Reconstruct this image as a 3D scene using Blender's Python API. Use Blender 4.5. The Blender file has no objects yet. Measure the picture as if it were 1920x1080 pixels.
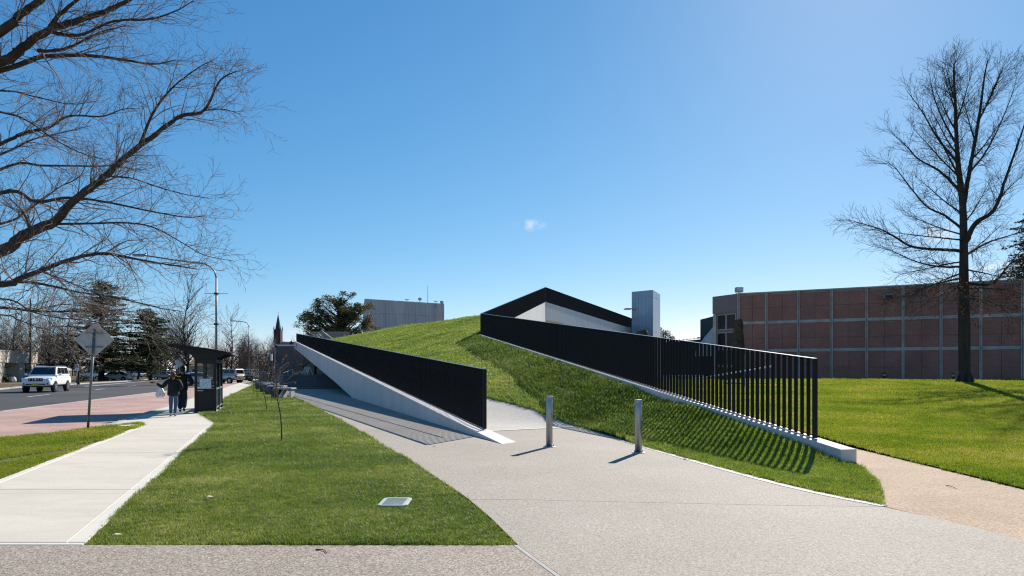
import bpy, bmesh, math, random
import numpy as np
from mathutils import Vector, Matrix, noise
from mathutils.geometry import delaunay_2d_cdt

R = math.radians
sc = bpy.context.scene
COL = sc.collection
# ------------------------------------------------------------------ camera
H, F, HOR = 1.7, 1280.0, 693.0          # eye height, focal length and horizon row of the 1920 x 1080 photograph
cd = bpy.data.cameras.new('camera'); cam = bpy.data.objects.new('camera', cd); COL.objects.link(cam)
cam.location = (0, 0, H); cam.rotation_euler = (R(90), 0, 0)
cd.sensor_width = 36; cd.lens = 36 * F / 1920; cd.shift_y = (HOR - 540) / 1920
cd.clip_start = .1; cd.clip_end = 5000
sc.camera = cam
# ------------------------------------------------------------------ sky, sun, exposure
SUN_EL, SUN_AZ = R(32.6), R(26.8)       # azimuth clockwise from +Y
w = bpy.data.worlds.new('World'); sc.world = w; w.use_nodes = True
nt = w.node_tree; nt.nodes.clear()
wn = nt.nodes.new; wl = nt.links.new
out = wn('ShaderNodeOutputWorld'); bg = wn('ShaderNodeBackground'); sky = wn('ShaderNodeTexSky')
sky.sky_type = 'NISHITA'; sky.sun_disc = False; sky.sun_elevation = SUN_EL; sky.sun_rotation = SUN_AZ
sky.altitude = 2000; sky.air_density = 1.0; sky.dust_density = 0.6; sky.ozone_density = 6.0
bg.inputs['Strength'].default_value = .072
SKYC = ((1.45, 1.32), (.98, .86), (.91, .62))
tc = wn('ShaderNodeTexCoord')
cn = wn('ShaderNodeTexNoise'); cn.inputs['Scale'].default_value = 70; cn.inputs['Detail'].default_value = 6
wl(tc.outputs['Generated'], cn.inputs['Vector'])
acc = None
for (px, py, rx, ry, k) in [(995, 423, 34, 13, .5), (548, 637, 26, 20, 1.1), (415, 652, 14, 12, .9), (1333, 600, 30, 13, .95), (1285, 603, 16, 6, .5),
                            (1760, 438, 42, 22, .75), (1880, 500, 60, 14, .5)]:
    d = Vector(((px - 960) / F, 1, (HOR - py) / F)); n_ = d.length; d.normalize()
    sub = wn('ShaderNodeVectorMath'); sub.operation = 'SUBTRACT'; sub.inputs[1].default_value = d
    wl(tc.outputs['Generated'], sub.inputs[0])
    s = F * n_
    mul = wn('ShaderNodeVectorMath'); mul.operation = 'MULTIPLY'; mul.inputs[1].default_value = (s / rx, s / rx, s / ry)
    wl(sub.outputs[0], mul.inputs[0])
    ln = wn('ShaderNodeVectorMath'); ln.operation = 'LENGTH'; wl(mul.outputs[0], ln.inputs[0])
    mr = wn('ShaderNodeMapRange'); mr.interpolation_type = 'SMOOTHSTEP'
    mr.inputs['From Min'].default_value = 1.15; mr.inputs['From Max'].default_value = .1
    mr.inputs['To Min'].default_value = 0; mr.inputs['To Max'].default_value = k
    wl(ln.outputs['Value'], mr.inputs['Value'])
    if acc is None: acc = mr.outputs[0]
    else:
        ad = wn('ShaderNodeMath'); ad.operation = 'ADD'; wl(acc, ad.inputs[0]); wl(mr.outputs[0], ad.inputs[1]); acc = ad.outputs[0]
nr = wn('ShaderNodeMapRange'); nr.inputs['From Min'].default_value = .40; nr.inputs['From Max'].default_value = .62
wl(cn.outputs['Fac'], nr.inputs['Value'])
cm = wn('ShaderNodeMath'); cm.operation = 'MULTIPLY'; cm.use_clamp = True; wl(acc, cm.inputs[0]); wl(nr.outputs[0], cm.inputs[1])
mx = wn('ShaderNodeMixRGB'); mx.inputs[2].default_value = (8.2, 8.3, 8.4, 1)
sr = wn('ShaderNodeSeparateColor'); cr_ = wn('ShaderNodeCombineColor'); wl(sky.outputs[0], sr.inputs[0])      # clear dry-air blue: one response curve for the whole sky
for ch_, (ka, kg) in enumerate(SKYC):
    m1 = wn('ShaderNodeMath'); m1.operation = 'MULTIPLY'; m1.inputs[1].default_value = .109; wl(sr.outputs[ch_], m1.inputs[0])
    m2 = wn('ShaderNodeMath'); m2.operation = 'POWER'; m2.inputs[1].default_value = kg; wl(m1.outputs[0], m2.inputs[0])
    m3 = wn('ShaderNodeMath'); m3.operation = 'MULTIPLY'; m3.inputs[1].default_value = ka / .109; wl(m2.outputs[0], m3.inputs[0]); wl(m3.outputs[0], cr_.inputs[ch_])
wl(cm.outputs[0], mx.inputs[0]); wl(cr_.outputs[0], mx.inputs[1])
wl(mx.outputs[0], bg.inputs['Color']); wl(bg.outputs[0], out.inputs['Surface'])
ld = bpy.data.lights.new('sun', 'SUN'); ld.energy = 5.0; ld.angle = R(.53); ld.color = (1, .945, .86)
sun = bpy.data.objects.new('sun', ld); COL.objects.link(sun)
SDIR = Vector((math.sin(SUN_AZ) * math.cos(SUN_EL), math.cos(SUN_AZ) * math.cos(SUN_EL), math.sin(SUN_EL)))
sun.rotation_euler = SDIR.to_track_quat('Z', 'Y').to_euler()
sc.view_settings.view_transform = 'Standard'; sc.view_settings.look = 'None'
sc.view_settings.exposure = 0.75; sc.view_settings.gamma = 1; sc.view_settings.use_curve_mapping = False
sc.cycles.max_bounces = 6; sc.cycles.transparent_max_bounces = 12
sc.cycles.use_denoising = True; sc.cycles.denoiser = 'OPENIMAGEDENOISE'; sc.cycles.denoising_input_passes = 'RGB_ALBEDO_NORMAL'; sc.cycles.denoising_prefilter = 'NONE'
sc.cycles.use_adaptive_sampling = False; sc.cycles.filter_width = 1.2

# ------------------------------------------------------------------ helpers
def P(px, py, z=0.0):                    # ground point at height z
    Y = (H - z) * F / (py - HOR); return Vector(((px - 960) / F * Y, Y, z))
def A(px, py, Y):                        # point at depth Y
    return Vector(((px - 960) / F * Y, Y, H + (HOR - py) / F * Y))
WORLD = set()
def tag(o, label=None, cat=None, group=None, kind=None):
    for k, v in (('label', label), ('category', cat), ('group', group), ('kind', kind)):
        if v: o[k] = v
    return o
def thing(name, label, cat, loc=(0, 0, 0), rotz=0, group=None, world=False):
    o = bpy.data.objects.new(name, None); COL.objects.link(o); o.location = loc; o.rotation_euler = (0, 0, rotz)
    o.empty_display_size = .2
    if world: WORLD.add(o)
    return tag(o, label, cat, group)
def put(name, me, parent=None, loc=None):
    o = bpy.data.objects.new(name, me); COL.objects.link(o)
    if parent is not None:
        o.parent = parent
        if parent in WORLD and loc is None: o.location = -parent.location
    if loc is not None: o.location = loc
    return o
def copy_tree(o, parent=None):
    c = o.copy(); COL.objects.link(c); c.parent = parent
    for ch in list(o.children): copy_tree(ch, c)
    return c
class MB:
    def __init__(s): s.v = []; s.f = []
    def add(s, vs, fs):
        b = len(s.v); s.v += [tuple(v) for v in vs]; s.f += [tuple(i + b for i in f) for f in fs]; return s
    def box(s, c, sz, rz=0):
        x, y, z = sz[0] / 2, sz[1] / 2, sz[2] / 2; ca, sa = math.cos(rz), math.sin(rz)
        vs = [(c[0] + a * x * ca - b * y * sa, c[1] + a * x * sa + b * y * ca, c[2] + d * z) for d in (-1, 1) for a, b in ((-1, -1), (1, -1), (1, 1), (-1, 1))]
        return s.add(vs, [(3, 2, 1, 0), (4, 5, 6, 7), (0, 1, 5, 4), (1, 2, 6, 5), (2, 3, 7, 6), (3, 0, 4, 7)])
    def hexa(s, lo, hi):                 # 4 lower corners, 4 upper corners
        return s.add(list(lo) + list(hi), [(3, 2, 1, 0), (4, 5, 6, 7), (0, 1, 5, 4), (1, 2, 6, 5), (2, 3, 7, 6), (3, 0, 4, 7)])
    def prism(s, poly, dv):              # polygon of 3D points extruded by vector dv
        n = len(poly); dv = Vector(dv); a = [Vector(p) for p in poly]
        return s.add(a + [p + dv for p in a], [tuple(range(n - 1, -1, -1)), tuple(range(n, 2 * n))] + [(i, (i + 1) % n, n + (i + 1) % n, n + i) for i in range(n)])
    def tube(s, pts, rad, n=8, cap=True):
        pts = [Vector(p) for p in pts]; m = len(pts); b = len(s.v)
        if not hasattr(rad, '__len__'): rad = [rad] * m
        cs = [(math.cos(2 * math.pi * k / n), math.sin(2 * math.pi * k / n)) for k in range(n)]
        ref = Vector((.31, .17, .93)); d0 = (pts[-1] - pts[0])
        if abs(d0.normalized().dot(ref)) > .85: ref = Vector((1, .1, .05))
        for i in range(m):
            t = pts[min(i + 1, m - 1)] - pts[max(i - 1, 0)]
            u = t.cross(ref); u.normalize(); v_ = t.cross(u); v_.normalize(); p = pts[i]; r = rad[i]
            for c, q in cs: s.v.append((p.x + r * (u.x * c + v_.x * q), p.y + r * (u.y * c + v_.y * q), p.z + r * (u.z * c + v_.z * q)))
        for i in range(m - 1):
            for k in range(n):
                a = b + i * n + k; c = b + i * n + (k + 1) % n; s.f.append((a, c, c + n, a + n))
        if cap: s.f.append(tuple(b + k for k in range(n - 1, -1, -1))); s.f.append(tuple(b + (m - 1) * n + k for k in range(n)))
        return s
    def lathe(s, c, prof, n=16):         # profile of (radius, z)
        b = len(s.v); m = len(prof)
        for r, z in prof:
            for k in range(n): s.v.append((c[0] + r * math.cos(2 * math.pi * k / n), c[1] + r * math.sin(2 * math.pi * k / n), c[2] + z))
        for i in range(m - 1):
            for k in range(n):
                a = b + i * n + k; d = b + i * n + (k + 1) % n; s.f.append((a, d, d + n, a + n))
        s.f.append(tuple(b + k for k in range(n - 1, -1, -1))); s.f.append(tuple(b + (m - 1) * n + k for k in range(n)))
        return s
    def mesh(s, name, m, smooth=False):
        me = bpy.data.meshes.new(name); me.from_pydata(s.v, [], s.f); me.update()
        if m: me.materials.append(m)
        if smooth: me.polygons.foreach_set('use_smooth', [True] * len(me.polygons))
        return me
    def build(s, name, m, parent=None, smooth=False, bevel=0, loc=None, sub=0):
        o = put(name, s.mesh(name, m, smooth), parent, loc)
        if bevel:
            bm = o.modifiers.new('bevel', 'BEVEL'); bm.width = bevel; bm.segments = 2; bm.limit_method = 'ANGLE'; bm.angle_limit = R(40)
        if sub:
            sm = o.modifiers.new('sub', 'SUBSURF'); sm.levels = sub; sm.render_levels = sub
        return o
def slab(name, pts, z, th, m, parent=None, kind=None, bevel=0):   # flat polygon with thickness
    mb = MB(); mb.prism([(p[0], p[1], z - th) for p in pts], (0, 0, th))
    a = sum(pts[i][0] * pts[(i + 1) % len(pts)][1] - pts[(i + 1) % len(pts)][0] * pts[i][1] for i in range(len(pts)))
    if a < 0: mb.f = [tuple(reversed(f)) for f in mb.f]
    o = mb.build(name, m, parent, bevel=bevel)
    if kind: o['kind'] = kind
    return o
def smooth_pts(pts, n=4):                # Catmull-Rom
    pts = [Vector(p) for p in pts]; q = [2 * pts[0] - pts[1]] + pts + [2 * pts[-1] - pts[-2]]; o = []
    for i in range(1, len(q) - 2):
        for k in range(n):
            t = k / n; a, b, c, d = q[i - 1:i + 3]
            o.append(.5 * ((2 * b) + (c - a) * t + (2 * a - 5 * b + 4 * c - d) * t * t + (3 * b - a - 3 * c + d) * t ** 3))
    return o + [pts[-1]]
def inside(poly, x, y):                  # vectorised point in polygon
    r = np.zeros(len(x), bool); n = len(poly)
    for i in range(n):
        x1, y1 = poly[i][:2]; x2, y2 = poly[(i + 1) % n][:2]
        if y1 == y2: continue
        c = ((y1 > y) != (y2 > y)) & (x < (x2 - x1) * (y - y1) / (y2 - y1) + x1); r ^= c
    return r
def terrain(name, poly, hf, step, m, kind='structure', parent=None, skirt=None):
    poly2 = []
    n = len(poly)
    for i in range(n):                   # refine the outline
        a = Vector(poly[i][:2]); b = Vector(poly[(i + 1) % n][:2]); k = max(1, int((b - a).length / step))
        poly2 += [a.lerp(b, j / k) for j in range(k)]
    xs = np.array([p[0] for p in poly2]); ys = np.array([p[1] for p in poly2])
    gx, gy = np.meshgrid(np.arange(xs.min(), xs.max(), step), np.arange(ys.min(), ys.max(), step))
    gx = gx.ravel() + .13 * step * np.sin(gy.ravel() * 7); gy = gy.ravel()
    ok = inside(poly2, gx, gy); pts = poly2 + [Vector((a, b)) for a, b in zip(gx[ok], gy[ok])]
    vs, _, fs, *_ = delaunay_2d_cdt(pts, [(i, (i + 1) % len(poly2)) for i in range(len(poly2))], [], 1, 1e-4)
    z = hf(np.array([v[0] for v in vs]), np.array([v[1] for v in vs]))
    me = bpy.data.meshes.new(name); me.from_pydata([(v[0], v[1], zz) for v, zz in zip(vs, z)], [], fs); me.update()
    me.materials.append(m); me.polygons.foreach_set('use_smooth', [True] * len(me.polygons))
    o = put(name, me, parent)
    if me.polygons[0].normal.z < 0: me.flip_normals()
    if parent is None: o['kind'] = kind
    return o

# ------------------------------------------------------------------ materials
def new_mat(name):
    m = bpy.data.materials.new(name); m.use_nodes = True; n = m.node_tree
    return m, n, n.nodes['Principled BSDF'], n.nodes.new, n.links.new
def ramp(n, stops):
    r = n.nodes.new('ShaderNodeValToRGB'); e = r.color_ramp.elements
    while len(e) < len(stops): e.new(.5)
    for k, (p, c) in enumerate(stops): e[k].position = p; e[k].color = (*c, 1)
    return r
def mat(name, c, c2=None, rough=.7, scale=3, big=None, bump=0, bscale=60, metal=0, spec=.4, stretch=None, coat=0, contrast=.22, coord='Object'):
    m, n, b, N, L = new_mat(name)
    b.inputs['Roughness'].default_value = rough; b.inputs['Metallic'].default_value = metal; b.inputs['Specular IOR Level'].default_value = spec
    b.inputs['Coat Weight'].default_value = coat
    t = N('ShaderNodeTexCoord'); src = t.outputs[coord]
    if stretch:
        mp = N('ShaderNodeMapping'); mp.inputs['Scale'].default_value = stretch; L(src, mp.inputs[0]); src = mp.outputs[0]
    if c2 is None: c2 = tuple(x * .8 for x in c)
    ns = N('ShaderNodeTexNoise'); ns.inputs['Scale'].default_value = scale; ns.inputs['Detail'].default_value = 7; ns.inputs['Roughness'].default_value = .62
    L(src, ns.inputs['Vector'])
    r = ramp(n, [(.5 - contrast, c2), (.5 + contrast, c)]); L(ns.outputs['Fac'], r.inputs[0]); col = r.outputs[0]
    if big:                              # large soft stains: (scale, strength)
        n2 = N('ShaderNodeTexNoise'); n2.inputs['Scale'].default_value = big[0]; n2.inputs['Detail'].default_value = 4; L(src, n2.inputs['Vector'])
        r2 = ramp(n, [(.3, (1 - big[1],) * 3), (.7, (1, 1, 1))]); L(n2.outputs['Fac'], r2.inputs[0])
        mm = N('ShaderNodeMixRGB'); mm.blend_type = 'MULTIPLY'; mm.inputs[0].default_value = 1; L(col, mm.inputs[1]); L(r2.outputs[0], mm.inputs[2]); col = mm.outputs[0]
    L(col, b.inputs['Base Color'])
    if bump:
        n3 = N('ShaderNodeTexNoise'); n3.inputs['Scale'].default_value = bscale; n3.inputs['Detail'].default_value = 5; L(src, n3.inputs['Vector'])
        bp = N('ShaderNodeBump'); bp.inputs['Strength'].default_value = bump; bp.inputs['Distance'].default_value = .02
        L(n3.outputs['Fac'], bp.inputs['Height']); L(bp.outputs[0], b.inputs['Normal'])
    return m
def aggregate(name, cols, scale, big, bump=.35, rough=.85):     # exposed stones in a binder
    m, n, b, N, L = new_mat(name); b.inputs['Roughness'].default_value = rough; b.inputs['Specular IOR Level'].default_value = .25
    t = N('ShaderNodeTexCoord')
    v = N('ShaderNodeTexVoronoi'); v.inputs['Scale'].default_value = scale; L(t.outputs['Object'], v.inputs['Vector'])
    sp = N('ShaderNodeSeparateColor'); L(v.outputs['Color'], sp.inputs[0])
    r = ramp(n, cols); L(sp.outputs[0], r.inputs[0])
    n2 = N('ShaderNodeTexNoise'); n2.inputs['Scale'].default_value = big[0]; n2.inputs['Detail'].default_value = 6; n2.inputs['Roughness'].default_value = .6; L(t.outputs['Object'], n2.inputs['Vector'])
    r2 = ramp(n, [(.32, (1 - big[1], 1 - big[1], 1 - big[1] * 1.1)), (.68, (1.0, 1.0, 1.0))]); L(n2.outputs['Fac'], r2.inputs[0])
    n4 = N('ShaderNodeTexNoise'); n4.inputs['Scale'].default_value = scale * .3; n4.inputs['Detail'].default_value = 3; L(t.outputs['Object'], n4.inputs['Vector'])
    r4 = ramp(n, [(.3, (.8, .8, .8)), (.7, (1.12, 1.1, 1.08))]); L(n4.outputs['Fac'], r4.inputs[0])
    mm = N('ShaderNodeMixRGB'); mm.blend_type = 'MULTIPLY'; mm.inputs[0].default_value = 1; L(r.outputs[0], mm.inputs[1]); L(r2.outputs[0], mm.inputs[2])
    m4 = N('ShaderNodeMixRGB'); m4.blend_type = 'MULTIPLY'; m4.inputs[0].default_value = 1; L(mm.outputs[0], m4.inputs[1]); L(r4.outputs[0], m4.inputs[2])
    L(m4.outputs[0], b.inputs['Base Color'])
    bp = N('ShaderNodeBump'); bp.inputs['Strength'].default_value = bump; bp.inputs['Distance'].default_value = .006
    L(v.outputs['Distance'], bp.inputs['Height']); L(bp.outputs[0], b.inputs['Normal'])
    return m
def brick(name, c1, c2, mortar, scale, rot=None, rough=.85, big=.25, mort=.02, bw=.5, rh=.25):
    m, n, b, N, L = new_mat(name); b.inputs['Roughness'].default_value = rough; b.inputs['Specular IOR Level'].default_value = .25
    t = N('ShaderNodeTexCoord'); mp = N('ShaderNodeMapping'); L(t.outputs['Object'], mp.inputs[0])
    if rot: mp.inputs['Rotation'].default_value = rot
    br = N('ShaderNodeTexBrick'); br.inputs['Scale'].default_value = scale; br.inputs['Mortar Size'].default_value = mort
    br.inputs['Brick Width'].default_value = bw; br.inputs['Row Height'].default_value = rh
    br.inputs['Color1'].default_value = (*c1, 1); br.inputs['Color2'].default_value = (*c2, 1); br.inputs['Mortar'].default_value = (*mortar, 1)
    L(mp.outputs[0], br.inputs['Vector'])
    n2 = N('ShaderNodeTexNoise'); n2.inputs['Scale'].default_value = .5; n2.inputs['Detail'].default_value = 7; L(t.outputs['Object'], n2.inputs['Vector'])
    r2 = ramp(n, [(.3, (1 - big,) * 3), (.7, (1.05, 1.05, 1.05))]); L(n2.outputs['Fac'], r2.inputs[0])
    mm = N('ShaderNodeMixRGB'); mm.blend_type = 'MULTIPLY'; mm.inputs[0].default_value = 1; L(br.outputs['Color'], mm.inputs[1]); L(r2.outputs[0], mm.inputs[2])
    L(mm.outputs[0], b.inputs['Base Color']); return m
def leafy(name, cols, scale, trans=.35, rough=.55, big=.35):     # foliage / grass: reflecting and transmitting
    m, n, b, N, L = new_mat(name); b.inputs['Roughness'].default_value = rough; b.inputs['Specular IOR Level'].default_value = .22
    g = N('ShaderNodeNewGeometry')
    n1 = N('ShaderNodeTexNoise'); n1.inputs['Scale'].default_value = scale; n1.inputs['Detail'].default_value = 3; L(g.outputs['Position'], n1.inputs['Vector'])
    n2 = N('ShaderNodeTexNoise'); n2.inputs['Scale'].default_value = big; n2.inputs['Detail'].default_value = 6; n2.inputs['Roughness'].default_value = .65; L(g.outputs['Position'], n2.inputs['Vector'])
    ri = N('ShaderNodeObjectInfo')
    a1 = N('ShaderNodeMath'); a1.operation = 'MULTIPLY_ADD'; a1.inputs[1].default_value = .45; L(n1.outputs['Fac'], a1.inputs[0]); a0 = N('ShaderNodeMath'); a0.operation = 'MULTIPLY'; a0.inputs[1].default_value = 1.5; L(n2.outputs['Fac'], a0.inputs[0]); L(a0.outputs[0], a1.inputs[2])
    a2 = N('ShaderNodeMath'); a2.operation = 'MULTIPLY_ADD'; a2.inputs[1].default_value = .25; L(ri.outputs['Random'], a2.inputs[0]); L(a1.outputs[0], a2.inputs[2])
    mr = N('ShaderNodeMapRange'); mr.inputs['From Min'].default_value = .80; mr.inputs['From Max'].default_value = 1.42; L(a2.outputs[0], mr.inputs['Value'])
    r = ramp(n, cols); L(mr.outputs[0], r.inputs[0]); L(r.outputs[0], b.inputs['Base Color'])
    tr = N('ShaderNodeBsdfTranslucent'); tm = N('ShaderNodeMixRGB'); tm.blend_type = 'MULTIPLY'; tm.inputs[0].default_value = 1; tm.inputs[2].default_value = (1.5, 1.5, .9, 1); L(r.outputs[0], tm.inputs[1]); L(tm.outputs[0], tr.inputs['Color'])
    ms = N('ShaderNodeMixShader'); ms.inputs[0].default_value = trans; L(b.outputs[0], ms.inputs[1]); L(tr.outputs[0], ms.inputs[2])
    L(ms.outputs[0], n.nodes['Material Output'].inputs['Surface']); return m
def glass(name, c=(.02, .025, .03), alpha=.45, rough=.05):
    m, n, b, N, L = new_mat(name); b.inputs['Base Color'].default_value = (*c, 1); b.inputs['Roughness'].default_value = rough
    b.inputs['Specular IOR Level'].default_value = .8
    tr = N('ShaderNodeBsdfTransparent'); tr.inputs['Color'].default_value = (.8, .88, .86, 1)
    ms = N('ShaderNodeMixShader'); ms.inputs[0].default_value = 1 - alpha; L(b.outputs[0], ms.inputs[1]); L(tr.outputs[0], ms.inputs[2])
    L(ms.outputs[0], n.nodes['Material Output'].inputs['Surface']); return m
M = {}
M['plaza'] = aggregate('exposed_aggregate', [(0, (.21, .17, .13)), (.18, (.305, .262, .213)), (.6, (.37, .325, .276)), (1, (.505, .455, .40))], 95, (.38, .17))
M['plaza_near'] = aggregate('old_aggregate', [(0, (.16, .125, .09)), (.25, (.27, .225, .18)), (.65, (.35, .30, .25)), (1, (.50, .45, .385))], 75, (.8, .16))
M['ramp'] = aggregate('ramp_paving', [(0, (.33, .30, .26)), (.5, (.47, .44, .40)), (1, (.60, .57, .53))], 80, (.6, .12))
M['path'] = mat('pale_concrete', (.62, .565, .475), (.55, .495, .41), .85, 2.2, (.35, .14), .25, 120, spec=.25, stretch=(1, 2.5, 1))
M['path_edge'] = mat('trowelled_edge', (.66, .61, .53), (.58, .535, .46), .85, 3, (.5, .10), .1, 90, spec=.25)
M['concrete'] = mat('off_form_concrete', (.74, .695, .65), (.62, .58, .545), .8, 1.6, (.25, .16), .15, 30, stretch=(2.2, 2.2, .16), spec=.3)
M['roof_concrete'] = mat('fascia_concrete', (.78, .74, .70), (.70, .66, .63), .8, 1.4, (.3, .12), .1, 30, stretch=(1.6, 1.6, .2), spec=.3)
M['gravel'] = aggregate('decomposed_granite', [(0, (.30, .20, .13)), (.25, (.42, .30, .205)), (.7, (.50, .37, .26)), (1, (.60, .48, .36))], 75, (.8, .22), .25, .95)
M['asphalt'] = mat('asphalt', (.075, .073, .072), (.05, .05, .051), .9, 30, (.12, .35), .2, 200, spec=.3)
M['pavers'] = brick('red_pavers', (.50, .31, .26), (.40, .235, .195), (.43, .32, .27), 2.4, (0, 0, R(19)), .85, .3, .03)
M['marking'] = mat('road_paint', (.62, .61, .58), (.4, .4, .39), .7, 6)
M['kerb'] = mat('kerb_concrete', (.45, .42, .38), (.34, .32, .29), .85, 4, (.6, .2))
M['earth'] = mat('dry_verge', (.20, .155, .10), (.12, .10, .06), .95, .7, (.08, .4), .3, 20, spec=.1)
M['soil'] = mat('bare_soil', (.075, .06, .04), (.04, .036, .02), .95, 8, spec=.1)
M['turf'] = mat('turf_base', (.10, .12, .03), (.06, .078, .018), .95, 5, (.4, .35), .5, 40, spec=.1)
M['verge_base'] = mat('patchy_verge', (.13, .15, .03), (.17, .12, .075), .95, 1.4, (.4, .3), .5, 40, spec=.1, contrast=.1)
M['turf_dry'] = mat('turf_base_dry', (.15, .165, .035), (.095, .115, .022), .95, 5, (.25, .3), .5, 40, spec=.1)
M['blade'] = leafy('lawn_blades', [(0, (.055, .10, .012)), (.4, (.11, .165, .024)), (.72, (.20, .235, .055)), (1, (.36, .35, .15))], 7, .42, .48)
M['blade_mound'] = leafy('mound_blades', [(0, (.095, .15, .016)), (.45, (.18, .25, .032)), (.8, (.275, .325, .06)), (1, (.36, .36, .12))], 4, .32, .52)
M['blade_right'] = leafy('right_blades', [(0, (.10, .16, .012)), (.4, (.17, .215, .02)), (.7, (.24, .255, .035)), (1, (.36, .30, .10))], 5, .45, .52)
M['black_steel'] = mat('black_powder_coat', (.011, .012, .015), (.008, .009, .011), .45, 4, spec=.2)
M['rail_top'] = mat('rail_top', (.018, .02, .025), (.014, .016, .02), .22, 4, spec=.6)
M['galv'] = mat('galvanised_steel', (.50, .51, .52), (.36, .37, .38), .42, 9, (2, .25), .05, 80, metal=.85, stretch=(1, 1, .3))
M['pole_grey'] = mat('grey_pole', (.22, .23, .24), (.16, .17, .18), .5, 6, metal=.6)
M['sign_back'] = mat('sign_back', (.52, .52, .50), (.42, .42, .41), .5, 3, metal=.1)
M['shelter'] = mat('shelter_paint', (.014, .016, .020), (.010, .012, .015), .4, 5, spec=.3)
M['shelter_lt'] = mat('shelter_trim', (.16, .18, .19), (.12, .14, .15), .4, 5, spec=.5)
M['glass'] = glass('clear_glass', alpha=.22)
M['darkglass'] = mat('dark_glass', (.012, .015, .02), (.008, .01, .013), .12, 1, spec=.3)
M['carglass'] = mat('car_glass', (.012, .014, .017), (.01, .01, .012), .05, 1, spec=.9)
M['white_paint'] = mat('white_paint', (.80, .80, .80), (.76, .76, .77), .3, 2, coat=.6)
M['silver_paint'] = mat('silver_paint', (.48, .48, .475), (.42, .42, .42), .35, 2, metal=.4, coat=.6)
M['pearl_paint'] = mat('pearl_paint', (.60, .58, .55), (.55, .53, .5), .35, 2, metal=.2, coat=.6)
M['blue_grey_paint'] = mat('blue_grey_paint', (.27, .31, .36), (.22, .26, .3), .35, 2, metal=.3, coat=.6)
M['dark_paint'] = mat('dark_paint', (.03, .03, .033), (.02, .02, .022), .3, 2, coat=.6)
M['blue_tarp'] = mat('blue_tarp', (.04, .17, .42), (.03, .12, .32), .6, 4)
M['tyre'] = mat('tyre', (.015, .015, .015), (.01, .01, .01), .9, 8, spec=.2)
M['trim'] = mat('black_trim', (.014, .014, .016), (.01, .01, .011), .5, 8)
M['rim'] = mat('alloy', (.55, .55, .56), (.4, .4, .41), .3, 3, metal=.9)
M['lamp'] = mat('lamp_lens', (.62, .66, .70), (.4, .44, .5), .1, 20, spec=.8)
M['tail'] = mat('tail_lens', (.35, .012, .012), (.2, .01, .01), .15, 9, spec=.7)
M['plate'] = mat('yellow_plate', (.72, .56, .02), (.6, .45, .02), .5, 30)
M['bark'] = mat('dark_bark', (.085, .070, .060), (.035, .029, .026), .9, 5, None, .6, 25, spec=.15, stretch=(1, 1, .25))
M['twig'] = mat('twig_bark', (.30, .24, .205), (.15, .115, .098), .85, 6, spec=.2)
M['oak_bark'] = mat('oak_bark', (.075, .062, .052), (.03, .025, .022), .9, 4, None, .8, 14, spec=.1, stretch=(1, 1, .2))
M['far_twig'] = mat('far_twigs', (.135, .10, .082), (.075, .056, .048), .9, 3, spec=.1)
M['rust_leaf'] = leafy('rusty_leaves', [(0, (.055, .020, .010)), (.5, (.11, .038, .018)), (1, (.17, .07, .03))], 6, .3)
M['gum_leaf'] = leafy('gum_leaves', [(0, (.035, .045, .018)), (.32, (.07, .072, .03)), (.55, (.15, .10, .05)), (1, (.26, .15, .075))], 1.2, .25, .65, .12)
M['cedar_leaf'] = leafy('cedar_needles', [(0, (.014, .026, .011)), (.5, (.03, .047, .016)), (1, (.075, .092, .03))], 2.0, .2, .6, .2)
M['pine_leaf'] = leafy('pine_needles', [(0, (.010, .018, .009)), (.6, (.022, .034, .014)), (1, (.05, .06, .022))], 2, .15, .6)
M['brick_panel'] = brick('plum_brick', (.37, .165, .125), (.29, .13, .10), (.345, .215, .17), 3.2, (R(90), 0, 0), .85, .25, .02)
M['band'] = mat('precast_band', (.54, .51, .46), (.36, .345, .31), .85, 2.2, (.6, .3), .2, 30)
M['plum'] = mat('plum_fascia', (.20, .15, .145), (.16, .12, .115), .6, 2)
M['clad'] = mat('zinc_cladding', (.30, .38, .45), (.25, .32, .39), .38, .8, (.4, .12), metal=.55, stretch=(1, 1, .3))
M['green_clad'] = mat('dark_green_cladding', (.018, .032, .034), (.013, .024, .026), .5, 2, metal=.3)
M['grey_building'] = mat('grey_precast', (.62, .595, .565), (.45, .435, .41), .85, 1.2, (.12, .25), .1, 8, stretch=(1.6, 1.6, .12))
M['brown_wall'] = mat('brown_masonry', (.19, .155, .135), (.14, .115, .10), .9, 3, (.15, .2))
M['cream'] = mat('cream_render', (.62, .55, .44), (.53, .465, .365), .85, 1.5, (.2, .18))
M['white'] = mat('white_render', (.78, .77, .75), (.68, .67, .65), .8, 2)
M['church'] = mat('church_stone', (.06, .042, .040), (.042, .03, .029), .9, 1)
M['slate'] = mat('slate', (.035, .04, .05), (.025, .03, .04), .6, 1)
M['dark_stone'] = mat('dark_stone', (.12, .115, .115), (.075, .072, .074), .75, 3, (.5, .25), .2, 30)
M['bench_stone'] = mat('bench_stone', (.42, .42, .42), (.3, .3, .3), .75, 5)
M['rock'] = mat('lichen_rock', (.12, .095, .06), (.045, .038, .024), .95, 3.5, (1.2, .4), 1, 9, spec=.1)
M['pit_lid'] = mat('pit_lid', (.42, .47, .42), (.36, .40, .36), .6, 12, (3, .2))
M['skin'] = mat('skin', (.50, .30, .22), (.44, .25, .18), .5, 12)
M['jacket'] = mat('black_jacket', (.014, .014, .016), (.009, .009, .011), .75, 9, None, .3, 30, spec=.3)
M['jeans'] = mat('blue_denim', (.075, .14, .235), (.045, .085, .15), .85, 7, (3, .3))
M['navy'] = mat('navy_trousers', (.017, .019, .03), (.011, .012, .019), .85, 7)
M['tan'] = mat('tan_leather', (.36, .19, .10), (.27, .14, .07), .6, 9)
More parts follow.
